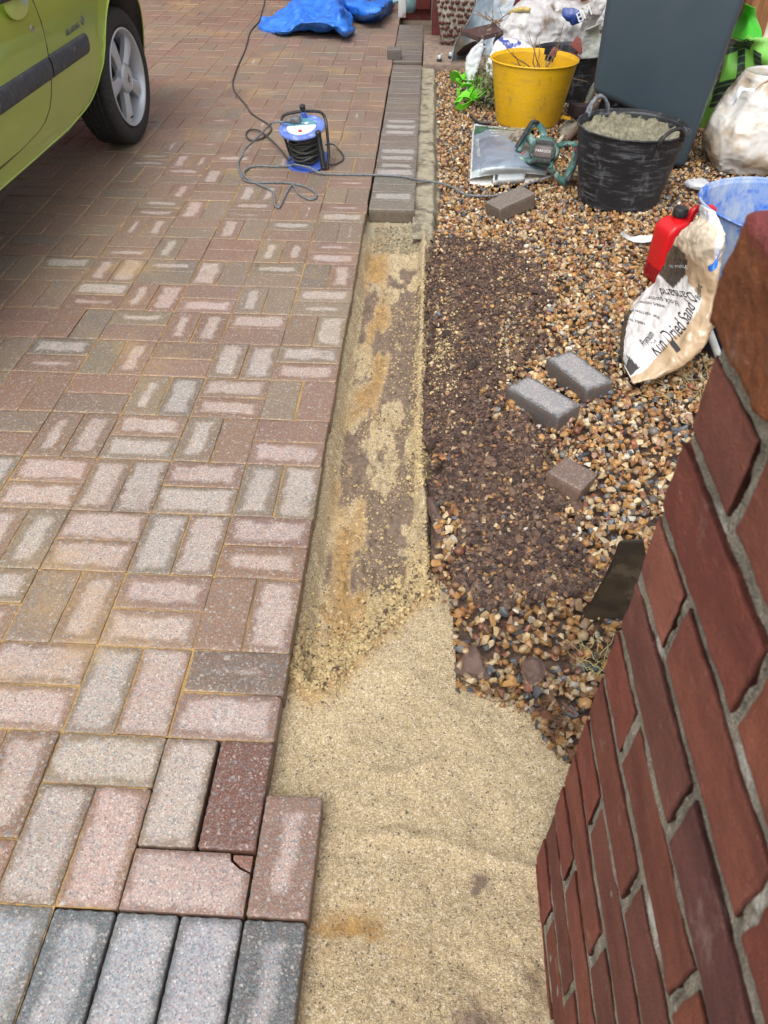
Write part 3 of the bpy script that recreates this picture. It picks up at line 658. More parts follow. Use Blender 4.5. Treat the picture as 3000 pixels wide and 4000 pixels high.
# ------------------------------------------------------------------ brick garden wall on the right
WX, WY = .475, -.165; CH_ = .0915
wall = tag(empty('brick_wall', (WX, WY, -.14)), 'old red brick garden wall with pale mortar joints, close on the right', 'wall')
wall_o = Vector((WX, WY, -.14))
def brickV(y0, y1, z0, z1, x0, dep, seed, amp=.0019, nu=60, nv=22, rad=.0026):
    """front face (facing -x) wrapped round its edges, rough"""
    hy, hz = (y1-y0)/2, (z1-z0)/2; u = np.linspace(-1, 1, nu); v = np.linspace(-1, 1, nv)
    U_, V_ = np.meshgrid(u, v, indexing='ij'); Y = (y0+y1)/2+U_*hy; Z = (z0+z1)/2+V_*hz
    ey = hy*(1-np.abs(U_)); ez = hz*(1-np.abs(V_)); e = np.minimum(ey, ez)
    X = np.full_like(Y, x0)+rad*(1-np.clip(e/rad, 0, 1)**.5)*.7
    # border rings pushed back into the wall
    q = np.stack([Y*30+seed, Z*30, X*0+seed], -1); X = X+(fbm(q, 4, 5)-.5)*amp*2+(fbm(q*5, 2, 9)-.5)*amp*.5
    wob = (fbm(q*1.5, 3, 7)-.5); edge = sstep(.012, 0, e); Y = Y+wob*.0055*edge; Z = Z+(fbm(q*1.5+9, 3, 8)-.5)*.0055*edge
    V = np.stack([X, Y, Z], -1).reshape(-1, 3); F = gridfaces(nu, nv)
    idx = np.arange(nu*nv).reshape(nu, nv); rim = np.concatenate([idx[:, 0], idx[-1, 1:], idx[-2::-1, -1], idx[0, -2:0:-1]])
    B = V[rim].copy(); B[:, 0] = x0+dep; n0 = len(V); k = len(rim); i = np.arange(k)
    return np.concatenate([V, B]), np.concatenate([F, np.stack([rim[i], rim[(i+1) % k], n0+(i+1) % k, n0+i], -1)]), n0+i
REDS = [(.265, .090, .062), (.29, .098, .066), (.24, .088, .064), (.275, .084, .060), (.25, .096, .072), (.31, .105, .066)]
Vs, Fs, T = [], [], []; PERP = []; off = 0
for k in range(-1, 12):
    z0 = -.151+CH_*k+.008; z1 = z0+CH_-.0150; y = WY+.0; first = True; ln = (.105 if k % 2 else .228)
    if k == 9: ln = .10
    ii = 0
    while y > -1.5:
        L = ln if first else .222
        if k == 11 and first: L = .112
        zz = z1+(.0 if k < 11 else -.003)
        V, F, b = brickV(y-L, y, z0, zz, WX+.001*rng.normal(), .1, k*13.7+ii*3.1)
        col = np.array(REDS[rng.integers(6)])*rng.uniform(.85, 1.12)
        if k == 9 and first: col = np.array((.36, .13, .09))
        if k == 8 and not first and ii == 1: col = np.array((.19, .075, .065))
        Vs.append(V); Fs.append(F+off); T.append(np.tile((*col, 1), (len(V), 1))); off += len(V); y -= L; PERP.append((y, z0, zz)); y -= rng.uniform(.012, .017); first = False; ii += 1
br = npmesh('bricks', np.concatenate(Vs), np.concatenate(Fs), MT['brick'], attrs=dict(tint=np.concatenate(T)))
# returning end face of the wall, core and mortar
mx = np.arange(WY-.004, -1.5, -.004)
ys = np.arange(-1.2, WY-.002, .0025); zs = np.arange(-.24, .955, .004); Yg, Zg = np.meshgrid(ys, zs, indexing='ij')
Xg = WX+.0026+(fbm(np.stack([Yg*40, Zg*40, Yg*0], -1), 4, 3)-.5)*.0035+.0015*sstep(.50, .62, fbm(np.stack([Yg*9, Zg*9, Yg*0], -1), 3, 6))
for yp, za, zb_ in PERP:
    wv_ = .003*(fbm(np.stack([Zg*45, Yg*0+yp*9, Yg*0], -1), 3, 2)-.5)
    Xg = Xg+.0065*np.exp(-((Yg-yp+.0024+wv_)/.0018)**2)*(Zg > za)*(Zg < zb_)*sstep(.42, .62, fbm(np.stack([Zg*40, Yg*0+yp*31, Yg*0], -1), 2, 4)+.06)
mo = npmesh('mortar', np.stack([Xg, Yg, Zg], -1).reshape(-1, 3), gridfaces(len(ys), len(zs)), MT['mortar'])
core = MB(); core.box((WX+.125, -.855, .355), (.225, 1.366, 1.19), bev=.004)
co_ = core.build('core', MT['mortar'])
T = []; Vs = []; Fs = []; off = 0
for k in range(-1, 12):       # end face bricks facing +y
    z0 = -.151+CH_*k+.007; z1 = z0+CH_-.013; xx = WX+.004
    for L in ((.215,) if k % 2 else (.105, .105)):
        V, F, b = brickV(xx, xx+L, z0, z1, 0, .03, k*5.7+L); V = np.stack([V[:, 1], WY+.002-V[:, 0]*1., V[:, 2]], -1)
        Vs.append(V); Fs.append(F[:, ::-1]+off); off += len(V); T.append(np.tile((*REDS[(k+9) % 6], 1), (len(V), 1))); xx += L+.012
eb2 = npmesh('end_bricks', np.concatenate(Vs), np.concatenate(Fs), MT['brick'], attrs=dict(tint=np.concatenate(T)))
# projecting coping course: brown-orange bricks set on edge with a rough red top
Vs, Fs, T = [], [], []; off = 0
def lumpybox(c, d, seed, amp=.006, n_=22):
    u = np.linspace(-1, 1, n_); fs = []; V = []; F = []; o_ = 0
    A, B = np.meshgrid(u, u, indexing='ij')
    for ax in range(3):
        for sg in (-1, 1):
            P_ = np.zeros((n_, n_, 3)); P_[..., ax] = sg; P_[..., (ax+1) % 3] = A; P_[..., (ax+2) % 3] = B*sg
            V.append(P_.reshape(-1, 3)); F.append(gridfaces(n_, n_)+o_); o_ += n_*n_
    V = np.concatenate(V); d = np.array(d)/2; m = d.min()*.22
    q = V*d; inner = np.clip(q, -(d-m), d-m); dv = q-inner; ln_ = np.linalg.norm(dv, axis=1, keepdims=True); nrm = np.where(ln_ > 1e-9, dv/np.maximum(ln_, 1e-9), 0)
    q = inner+nrm*m; w_ = q+np.array(c)
    q = q*(1+(fbm(w_*22+seed, 4, 5)-.5)[:, None]*amp*12)+nrm*((fbm(w_*80+seed, 4, 6)-.5)*amp*.9)[:, None]
    return q+np.array(c), np.concatenate(F)
for i, (ya, L, c) in enumerate(((-.118, .150, (.27, .095, .038)), (-.272, .225, (.25, .09, .045)), (-.505, .225, (.24, .075, .05)), (-.74, .225, (.25, .08, .05)), (-.975, .225, (.25, .08, .05)))):
    V, F = lumpybox((WX+.117, ya-.014-L/2, .999), (.245, L, .096), i*5.3, .0075, 60)
    top = np.clip((V[:, 2]-1.028)/.012, 0, 1)[:, None]; tt = np.array(c)*(1-top)+np.array((.26, .065, .06))*top
    Vs.append(V); Fs.append(F+off); off += len(V); T.append(np.c_[tt, np.ones(len(V))])
cp = npmesh('coping', np.concatenate(Vs), np.concatenate(Fs), MT['brick'], attrs=dict(tint=np.concatenate(T)))
for o in (br, mo, co_, eb2, cp):
    o.data.transform(Matrix.Translation(-wall_o)); o.parent = wall

# ------------------------------------------------------------------ house front at the far end
hw = MB(); hw.box((-1.9, 7.46, 1.05), (4.32, .12, 2.4), bev=.01); hw.box((-1.9, 7.385, .03), (4.30, .05, .16), bev=.006)
tag(hw.build('painted_wall', MT['redpaint'], origin=(-1.9, 7.46, -.1)), 'dark red painted wall at the far end behind the blue tarpaulin and white post', 'wall')
hw = MB(); hw.box((1.55, 6.12, 1.0), (2.56, .18, 2.3), bev=.012); hw.box((.335, 6.75, 1.0), (.13, 1.28, 2.3), bev=.01)
tag(hw.build('porch_wall', MT['redpaint'], origin=(.4, 6.1, -.1)), 'dark red painted porch wall corner behind the pebbled pot', 'wall')
hw = MB(); hw.box((2.46, 5.44, .9), (.16, .10, 2.0), bev=.01); hw.box((2.40, 5.36, .9), (.05, .06, 2.0), bev=.008)
tag(hw.build('wooden_post', simple('brown stained timber', (.36, .17, .07), (.25, .115, .05), 30, .5, .3, stretch=(1, 1, .1)), origin=(2.46, 5.44, -.1)), 'brown wooden door post in the top right corner', 'post')
hw = MB(); hw.box((2.95, 5.50, .95), (.8, .06, 1.8), bev=.01); hw.box((2.95, 5.46, .08), (.82, .12, .05), bev=.01)
tag(hw.build('cream_door', simple('cream panel', (.82, .78, .66), (.74, .70, .6), 10, .4, .1), origin=(2.95, 5.5, 0)), 'cream door panel right of the brown post, cut by the frame', 'door')
hw = MB(); hw.box((.015, 6.74, .9), (.066, .066, 1.81), bev=.006)
tag(hw.build('white_post', simple('worn white paint', (.66, .66, .68), (.56, .55, .56), 12, .5, .3, dirt=(.34, .29, .24), dirtscale=16, dirtlo=.56), origin=(.015, 6.74, 0)), 'square white post standing in front of the far red wall', 'post')
cl = MB(); cl.tube(cr([(.075, 6.95, .0), (.085, 6.93, .05), (.08, 6.95, .12), (.06, 6.97, .18)], 5), [.02]+[.045]*12+[.03]*3, 10, flat=.6); cl.tube(cr([(-.09, 6.98, .05), (-.03, 6.97, .075), (.03, 6.97, .06)], 4), [.02]*8+[.012], 8)
tag(cl.build('cloth', simple('pale blue cloth', (.24, .40, .42), (.18, .32, .36), 20, .8, .4)), 'pale blue-green cloth bundled behind the white post', 'cloth')

# ------------------------------------------------------------------ car
GRN = N('lime green car paint'); fl = GRN.noise(900, 2)
GP = GRN.done(GRN.mix(GRN.mr(GRN.noise(6, 5, .6), .4, .75, 0., .35), (.325, .43, .062), (.27, .355, .075)), .28, GRN.bump(GRN.noise(60, 3), .03, .0005), Coat_Weight=.7, Coat_Roughness=.08, Metallic=.25)
CX = -1.2; WC = Vector((-1.225, 3.372, .292)); CL = .65; CWI = 1.6
car = tag(empty('car', (-2.0, 2.4, 0)), 'lime green hatchback parked on the left with silver five spoke wheel', 'car'); car_o = Vector((-2.0, 2.4, 0))
def carobj(o): o.data.transform(Matrix.Translation(-car_o)); o.parent = car; return o
def side_x(y, z):
    """half width of the body at y, height z measured from the centre line (x=-2.0)"""
    y = np.asarray(y, float); z = np.asarray(z, float)
    w_ = .80-.030*np.clip((.56-z)/.26, 0, 1)**1.7-.13*np.clip((z-.62)/.33, 0, 1)**2
    f = np.clip((y-3.52)/.62, 0, 1); w_ = w_-.62*(1-np.sqrt(np.clip(1-f**2.1, 0, 1)))
    r = np.clip((.95-y)/.35, 0, 1); w_ = w_-.45*(1-np.sqrt(np.clip(1-r**2, 0, 1)))
    return w_+.012*np.exp(-((np.hypot(y-3.37, z-.3)-.37)/.035)**2)*(z > .3)
ny = 150; ys = np.r_[np.linspace(.60, 3.5, 90), np.linspace(3.52, 4.135, 60)]
zl = np.r_[np.linspace(.285, .95, 40)]
def hood(y): return .95+.0*y-.30*np.clip((y-3.3)/.85, 0, 1)**1.6
V = []; 
for y in ys:
    zt = hood(y); zz = .288+(zl-.285)/(.665)*(zt-.288); x = side_x(np.full_like(zz, y), zz)
    R = np.c_[-2.0+x, np.full_like(zz, y), zz]; Lf = np.c_[-2.0-x, np.full_like(zz, y), zz][::-1]
    tp = np.linspace(1, -1, 16)[1:-1]; top = np.c_[-2.0+tp*x[-1], np.full(14, y), zt+.05*(1-tp**2)]
    V.append(np.concatenate([R, top, Lf]))
V = np.concatenate(V); m = 40+14+40; F = gridfaces(len(ys), m, False, True)
body = npmesh('body', V, [F, np.arange(m)[None, ::-1], (np.arange(m)+(len(ys)-1)*m)[None, :]], [GP, MT['blackpl']], sharp=40)
cut = MB()
for sx_ in (1, -1):
    M_ = frame((-2.0+sx_*.80, 3.372, .300), (0, 1, 0), ez=(1, 0, 0)); 
    pr = [(.375*math.cos(t), .375*math.sin(t)) for t in np.linspace(0, 2.62, 32)]+[(-.365, .135), (-.40, .10), (-.44, .067), (-.517, .032), (-.61, .012), (-.80, -.004), (-.80, -.14), (.42, -.14)]
    pr = [(a+(.0), b) for a, b in pr]
    cut.prism([(a, b) for a, b in pr], .52, M_ @ Matrix.Translation((0, 0, -.26)))
    M_ = frame((-2.0+sx_*.80, 1.05, .300), (0, 1, 0), ez=(1, 0, 0)); cut.prism([(.36*math.cos(t), .36*math.sin(t)-.02) for t in np.linspace(0, 2*math.pi, 40)[:-1]], .52, M_ @ Matrix.Translation((0, 0, -.26)))
cuto = cut.build('arch_cutter', MT['blackpl'])
bm_ = body.modifiers.new('b', 'BOOLEAN'); bm_.object = cuto; bm_.solver = 'EXACT'; bm_.material_mode = 'TRANSFER'
dg = bpy.context.evaluated_depsgraph_get(); me2 = bpy.data.meshes.new_from_object(body.evaluated_get(dg)); body.modifiers.clear(); body.data = me2
bpy.data.objects.remove(cuto); carobj(body)
# arch lip
al = MB(); pts = []
for y, z in [(3.372+.377*math.cos(t), .300+.377*math.sin(t)) for t in np.linspace(-.02, 2.62, 36)]+[(3.372+a, .302+b) for a, b in cr([(-.345, .175), (-.365, .135), (-.40, .10), (-.44, .067), (-.517, .032), (-.61, .012), (-.80, -.006)], 3)[3:]]+[(2.2, .292), (1.5, .292)]:
    z = max(z, .289)
    pts.append((-2.0+float(side_x(y, z))+.001, y, z))
al.tube(pts, .0038, 8); carobj(al.build('wheel_arch_lip', GP))
# door skin with rounded lower front corner
zt = [.352, .356, .362, .371, .385, .415, .45, .497, .55, .604, .68, .746, .85, .93]; yt = [1.95, 2.07, 2.16, 2.265, 2.33, 2.388, 2.42, 2.448, 2.465, 2.480, 2.495, 2.504, 2.515, 2.52]
zz = np.r_[np.linspace(.352, .42, 22), np.linspace(.43, .93, 44)]; nyy = 46; V = []
for iz, z in enumerate(zz):
    yf = np.interp(z, zt, yt); yy = np.r_[np.linspace(1.32, yf-.012, nyy-4), yf-.007, yf-.0035, yf-.001, yf]
    e = np.minimum(np.minimum(yf-yy, (z-.352)*1.0+.0), yy-1.32)
    off_ = .0045*np.sqrt(np.clip(e/.006, 0, 1))-.0015
    V.append(np.c_[-2.0+side_x(yy, np.full_like(yy, z))+off_, yy, np.full_like(yy, z)])
V = np.concatenate(V); door = carobj(npmesh('door', V, gridfaces(len(zz), nyy), GP))
sm = MB(); pts = [(-2.0+float(side_x(y, z))+.0005, y+.003, z) for z, y in zip(zt, yt)]; sm.tube(pts[::-1]+[(-2.0+float(side_x(1.4, .35)), 1.4, .35)], .0026, 6)
carobj(sm.build('door_gap', simple('door shut gap', (.05, .06, .01), None, 10, .6, 0)))
# rubbing strips
def strip(y0, y1, name, par, round_end=False):
    V = []; yy = np.linspace(y0, y1, 60); ang = np.linspace(0, math.pi, 14)
    for y in yy:
        s_ = 1.
        if round_end: s_ = math.sqrt(max(0, 1-max(0, (y-(y1-.035))/.036)**2))
        if name == 'front': pass
        zc, hh = .5365+.004*(y-2), .037*max(s_, .05)
        for a in ang:
            z = zc-hh*math.cos(a); V.append((-2.0+float(side_x(y, z))-.002+.017*math.sin(a)**.6*max(s_, .3), y, z))
    return npmesh('side_moulding', np.array(V), gridfaces(60, 14), MT['dkplastic'], par)
carobj(strip(1.34, 2.452, 'd', None)); carobj(strip(2.462, 2.893, 'f', None, True))
# handle recess, handle, lock
hb = MB(); hb.prism([(.095*math.cos(t)*1.0, .050*math.sin(t)) for t in np.linspace(0, 2*math.pi, 32)[:-1]], .006, frame((-1.2035, 2.335, .765), (0, 1, 0), ez=(1, 0, 0)), .002)
hr = carobj(hb.build('handle_recess', simple('lime recess painted reflection', (.42, .50, .12), (.5, .58, .2), 8, .2, 0)))  # paler than the body paint: the recess reflection is put into this colour
hb = MB(); hb.tube(cr([(-1.205, 2.21, .795), (-1.192, 2.27, .797), (-1.19, 2.38, .797), (-1.205, 2.45, .795)], 5), .015, 10, flat=1.2); carobj(hb.build('door_handle', MT['blackpl']))
hb = MB(); hb.lathe([(0, .006), (.009, .006), (.012, .003), (.012, 0)], rot=frame((-1.2005, 2.398, .676), (0, 1, 0), ez=(1, 0, 0)), n=20); hb.box((-1.1945, 2.398, .676), (.002, .003, .012)); carobj(hb.build('door_lock', MT['steel']))
# sill trim, underside
hb = MB(); hb.box((-1.285, 1.95, .272), (.05, 1.5, .035), bev=.01); hb.box((-2.0, 2.3, .26), (1.25, 3.1, .06), bev=.02); carobj(hb.build('underbody', MT['blackpl']))
# glasshouse and bumper (above the frame of the photo, but part of the car)
gh = MB()
gv = [(-2.66, .75, .93), (-1.34, .75, .93), (-1.34, 3.2, .93), (-2.66, 3.2, .93), (-2.5, .95, 1.42), (-1.5, .95, 1.42), (-1.52, 2.3, 1.43), (-2.48, 2.3, 1.43)]
q = [gh.b.verts.new(p) for p in gv]
for f in ((0, 3, 2, 1), (4, 5, 6, 7), (0, 1, 5, 4), (1, 2, 6, 5), (2, 3, 7, 6), (3, 0, 4, 7)): gh.b.faces.new([q[i] for i in f])
bmesh.ops.bevel(gh.b, geom=list(gh.b.edges), offset=.06, segments=4, affect='EDGES', profile=.5)
carobj(gh.build('window', MT['glass']))
gh = MB(); gh.box((-2.0, 1.65, 1.44), (.98, 1.45, .05), bev=.02, seg=3); carobj(gh.build('roof', GP))
def wheel(cx, cy, sgn, yaw=0):
    par = empty('wheel'); par.location = Vector((cx, cy, .292))-car_o; par.rotation_euler = (0, 0, yaw); par.parent = car
    M_ = Matrix.Rotation(math.pi/2*sgn, 4, 'Y')   # lathe z -> +x outward
    t = MB(); pr = [(.200, -.165), (.235, -.178), (.270, -.175), (.286, -.160)]
    for i, z in enumerate(np.linspace(-.155, -.022, 27)): pr.append((.292-(.007 if i % 5 == 2 else 0)-.0015*abs((z+.088)/.066)**3, z))
    pr += [(.288, -.016), (.280, -.006), (.268, -.0005), (.250, .001), (.232, -.001), (.2185, -.006), (.2135, -.013), (.205, -.02), (.200, -.05)]
    t.lathe(pr, rot=M_, n=96); t.build('tyre', MT['rubber'], par)
    r = MB(); r.lathe([(.196, -.14), (.197, -.03), (.2045, -.012), (.2105, -.008), (.2115, -.003), (.2085, .0005), (.203, -.001), (.199, -.007), (.196, -.02), (.186, -.045), (.182, -.13)], rot=M_, n=96)
    rim = r.build('rim', MT['alloy'], par)
    d = MB(); d.lathe([(0, -.075), (.18, -.078), (.183, -.10), (.19, -.14)], rot=M_, n=48); d.build('brake_disc', MT['disc'], par)
    sp = MB()
    for k in range(5):
        a = k*2*math.pi/5+math.pi/2+.12; R_ = Matrix.Rotation(a, 4, 'X')
        for side in (-1, 1):
            # each spoke has two sloping flanks meeting in a crease
            pts = []
            for rr, wd, z in ((.030, .026, -.018), (.075, .027, -.012), (.12, .030, -.010), (.165, .036, -.010), (.198, .044, -.018)):
                pts.append(((z+0, rr), wd))
            ring = []
            for (z, rr), wd in pts:
                ring.append([sp.b.verts.new(R_ @ Vector((x_*sgn, y_, rr))) for x_, y_ in ((z, 0), (z-.004, side*wd*.55), (z-.014, side*wd), (z-.038, side*wd*.9), (z-.038, 0))])
            for A_, B_ in zip(ring, ring[1:]):
                for q_ in range(4): sp.b.faces.new((A_[q_], A_[q_+1], B_[q_+1], B_[q_]))
    s_ = sp.build('spoke', MT['alloy'], rim, sharp=25); s_['kind'] = 'thing'
    h = MB(); h.lathe([(.066, -.04), (.064, -.012), (.060, -.008), (.056, -.005), (.054, -.008), (.050, -.0045), (.0, -.003)], rot=M_, n=48); h.build('hub_cap', MT['alloy'], par)
    lg = MB(); D = [(0, .022), (.013, 0), (0, -.022), (-.013, 0)]; d2 = [(0, .011), (.0065, 0), (0, -.011), (-.0065, 0)]
    fr = Matrix.Translation((-.003*sgn, 0, 0)) @ M_
    vo = [lg.b.verts.new(fr @ Vector((b_*-1, a_, .0035))) for a_, b_ in D]; vi = [lg.b.verts.new(fr @ Vector((b_*-1, a_, .0035))) for a_, b_ in d2]; vb = [lg.b.verts.new(fr @ Vector((b_*-1, a_, -.002))) for a_, b_ in D]
    for i in range(4): j = (i+1) % 4; lg.b.faces.new((vo[i], vo[j], vi[j], vi[i])); lg.b.faces.new((vb[i], vb[j], vo[j], vo[i]))
    lg.build('badge', simple('badge chrome', (.30, .32, .36), None, 5, .25, 0, Metallic=.9), par)
    vv = MB(); vv.tube([(-.008*sgn, -.06, -.165), (.004*sgn, -.055, -.155)], .004, 8); vv.build('valve', MT['blackpl'], par)
    return par
wheel(WC.x, WC.y, 1, -.048)
wheel(-1.225, 1.05, 1)
wheel(-2.775, WC.y, -1); wheel(-2.775, 1.05, -1)
FONT = None
def text_mesh(s, size, ext=.0008, res=3):
    cu = bpy.data.curves.new('t', 'FONT'); cu.body = s; cu.size = size; cu.extrude = ext; cu.resolution_u = res; cu.align_x = 'CENTER'; cu.align_y = 'CENTER'
    o = bpy.data.objects.new('t', cu); SC.collection.objects.link(o); dg = bpy.context.evaluated_depsgraph_get(); dg.update()
    me = bpy.data.meshes.new_from_object(o.evaluated_get(dg)); bpy.data.objects.remove(o); return me
def text(name, s, size, M_, mat, parent=None, sx=1, ext=.0008, fn=None, bold=0):
    me = text_mesh(s, size, ext)
    if bold:
        for v in me.vertices: pass
    for v in me.vertices:
        p = Vector((v.co.x*sx, v.co.y, v.co.z)); v.co = fn(p) if fn else M_ @ p
    me.materials.clear(); return link(name, me, mat, parent)
chrome = simple('badge letters', (.16, .17, .16), (.22, .23, .22), 50, .4, 0, Metallic=.5)
def bodytxt(p):
    y = 2.765+p.x; z = .609+p.y+.02*(p.x); return Vector((-2.0+float(side_x(y, z))+.0015+p.z, y, z))
carobj(text('badge_text', 'BILLABONG', .030, None, chrome, sx=.98, fn=bodytxt))
em = MB(); em.lathe([(0, .003), (.014, .003), (.0165, .0015), (.0165, 0)], rot=frame((-1.1985, 2.880, .618), (0, 1, 0), ez=(1, 0, 0)), n=24)
em.box((-1.194, 2.880, .618), (.002, .022, .0035)); em.box((-1.194, 2.880, .625), (.002, .016, .003)); carobj(em.build('badge_emblem', chrome))

# ------------------------------------------------------------------ cable reel
reel = tag(empty('cable_reel', (-.322, 3.078, .021), (math.radians(12), math.radians(-5), 0)), 'blue extension cable reel with black carry handle standing on the paving', 'cable reel')
m_ = MB(); m_.lathe([(0, -.010), (.085, -.010), (.103, -.006), (.105, 0), (.103, .004), (.06, .007), (.045, .007)], n=56); m_.build('base_flange', MT['blue_clean'], reel)
m_ = MB(); m_.lathe([(.040, .0), (.040, .16)], n=32); m_.build('drum', MT['blue_clean'], reel)
m_ = MB(); pts = []
for k in range(0, 420):
    a = k*.23; lay_ = k/420*2; z = .022+.118*abs(((k/62) % 2)-1)+.004*math.sin(k*.9); r_ = .062+.012*(k/420)+.003*math.sin(a*.7)
    pts.append((r_*math.cos(a), r_*math.sin(a), z))
m_.tube(pts, .0052, 7); m_.lathe([(.055, .010), (.0605, .02), (.0605, .13), (.055, .145)], n=30); wn = m_.build('cable_winding', MT['black_cable'], reel)
m_ = MB(); m_.lathe([(.035, .146), (.07, .146), (.095, .150), (.1075, .156), (.109, .162), (.106, .167), (.096, .170), (.088, .166), (.070, .165), (0, .165)], n=64); tf = m_.build('top_flange', MT['blue_pl'], reel)
PN = N('socket panel'); yy = PN.sep(PN.tc)[1]; PN_M = PN.done(PN.mix(PN.mr(yy, .0005, .0015), (.75, .78, .80), (.09, .27, .36)), .35)
m_ = MB(); m_.lathe([(.069, 0), (.070, .006), (.066, .010), (.0, .0105)], n=56)
pn = m_.build('socket_panel', PN_M, reel); pn.location = (0, -.006, .164)
m_ = MB(); m_.lathe([(.0085, .0), (.0085, .0055), (.007, .007), (0, .0075)], n=24); o = m_.build('reset_button', simple('red button', (.55, .05, .05), None, 5, .4, 0), pn); o.location = (.0, -.052, .009)
m_ = MB()
for sx_ in (-.032, .030):
    for a_, b_, w_, h_ in ((0, -.012, .0035, .006), (-.009, -.026, .006, .003), (.009, -.026, .006, .003)): m_.box((sx_+a_, b_, .0108), (w_, h_, .0012))
o = m_.build('socket_hole', MT['blackpl'], pn); o['kind'] = 'stuff'
text('panel_text', 'THERMAL CUT-OUT', .0065, frame((0, -.040, .0111), (1, 0, 0), ez=(0, 0, 1)), simple('dark print', (.05, .08, .15), None, 5, .5, 0), pn, ext=.0002)
text('panel_text', '240V  13A', .012, frame((.012, .022, .0111), (1, 0, 0), ez=(0, 0, 1)), MT['white_pl'], pn, ext=.0002)
m_ = MB(); m_.box((.024, .013, .013), (.018, .012, .006), bev=.002); m_.build('indicator', MT['white_pl'], pn)
m_ = MB(); m_.lathe([(.013, .160), (.012, .195), (.008, .198)], n=24); kb = m_.build('knob', MT['blue_clean'], reel); kb.location = (.006, .072, 0)
m_ = MB(); m_.lathe([(.006, .195), (.007, .205), (.013, .208), (.0135, .226), (.011, .229), (0, .229)], n=16); m_.build('knob_cap', MT['blackpl'], kb)
fr_ = cr([(-.085, .05, -.012), (-.098, .055, .06), (-.104, .06, .145), (-.104, .078, .166), (-.090, .098, .176), (-.03, .110, .180), (.05, .106, .180), (.088, .090, .177), (.107, .055, .165), (.112, .02, .13), (.112, -.03, .05), (.098, -.07, -.008)], 7)
m_ = MB(); m_.tube(fr_, .0068, 10); m_.build('carry_frame', MT['blackpl'], reel)
m_ = MB(); q = []
for k in range(140):
    z = .002+.150*k/139; q.append((.0115+.0022*math.sin(k*.9), z))
m_.lathe([(0, .0)]+[(r_, z) for r_, z in q]+[(.0135, .153), (.0135, .172), (.010, .176), (0, .176)], n=20); gp = m_.build('ribbed_grip', MT['blackpl'], reel); gp.location = (.084, -.072, .002)
m_ = MB(); m_.box((-.026, .026, .187), (.046, .040, .030), bev=.008, seg=3); m_.tube([(-.045, .024, .187), (-.075, .018, .186), (-.088, .016, .185)], [.010, .007, .005], 10); o = m_.build('mains_plug', simple('dusty dark plug', (.09, .095, .10), (.16, .165, .17), 60, .6, .2)); 
o.matrix_world = reel.matrix_basis.copy(); bpy.context.view_layer.update(); o.matrix_world = Matrix.Translation(reel.location) @ reel.rotation_euler.to_matrix().to_4x4(); tag(o, 'dusty dark grey mains plug pushed into the top of the blue reel', 'plug')
RM = Matrix.Translation(reel.location) @ reel.rotation_euler.to_matrix().to_4x4()
def cable(name, pts, r, mat, label, n_=8, cat='cable'):
    m = MB(); m.tube(cr(pts, n_), r, 8); return tag(m.build(name, mat, origin=pts[0]), label, cat)
def P3(l, z): return [(*p[:2], z if len(p) < 3 else p[2]) for p in l]
end = RM @ Vector((-.088, .016, .185))
c1 = [tuple(end), tuple(end+Vector((-.045, .0, -.002))), (-.505, 3.09, .165), (-.575, 3.12, .10), (-.648, 3.19, .03), (-.664, 3.14, .006)]+P3([(-.662, 3.06), (-.633, 2.959), (-.583, 2.834), (-.514, 2.812), (-.4, 2.82), (-.305, 2.783), (-.241, 2.701), (-.234, 2.644), (-.26, 2.626), (-.31, 2.68), (-.353, 2.788), (-.362, 2.79), (-.371, 2.70), (-.377, 2.54), (-.388, 2.528), (-.402, 2.56), (-.436, 2.705), (-.526, 2.802), (-.588, 2.872), (-.610, 2.945), (-.592, 3.014), (-.545, 3.035), (-.487, 3.03)], .006)+[(-.40, 3.03, .012), (-.37, 2.99, .03), (-.30, 2.962, .028), (-.252, 2.945, .012)]+P3([(-.175, 2.945), (-.011, 2.95), (.121, 2.943), (.2, 2.91)], .0055)+[(.23, 2.93, -.01), (.30, 2.955, -.022), (.368, 2.894, -.018), (.435, 2.799, -.018), (.519, 2.782, -.018), (.588, 2.800, -.018), (.66, 2.86, -.018), (.700, 2.905, -.016), (.747, 2.955, -.014), (.82, 2.985, .0), (.872, 2.985, .02)]
cable('saw_cable', c1, .0047, MT['grey_cable'], 'grey cable looping on the paving and running across the gravel to the saw', 7)
c2 = P3([(-1.30, 7.5), (-1.247, 7.333), (-1.17, 6.7), (-1.139, 6.417), (-1.136, 5.995), (-1.07, 5.442), (-1.008, 4.742), (-.945, 4.378), (-.812, 4.059), (-.737, 3.871), (-.61, 3.675), (-.585, 3.579), (-.605, 3.461), (-.662, 3.411), (-.704, 3.5), (-.70, 3.583)], .0055)+[(-.64, 3.54, .015), (-.54, 3.36, .02), (-.455, 3.16, .03), (-.415, 3.06, .03), (-.395, 3.03, .04)]
cable('supply_cable', c2, .0045, MT['black_cable'], 'thin black cable trailing from the far left down to the blue reel', 7)
c3 = [(-.245, 3.19, .06), (-.225, 3.30, .03), (-.20, 3.31, .008), (-.165, 3.22, .006), (-.160, 3.14, .006), (-.195, 3.07, .008), (-.24, 3.015, .03)]
cable('loose_cable', c3, .0035, MT['black_cable'], 'thin loop of dark cable sticking out on the right of the reel')

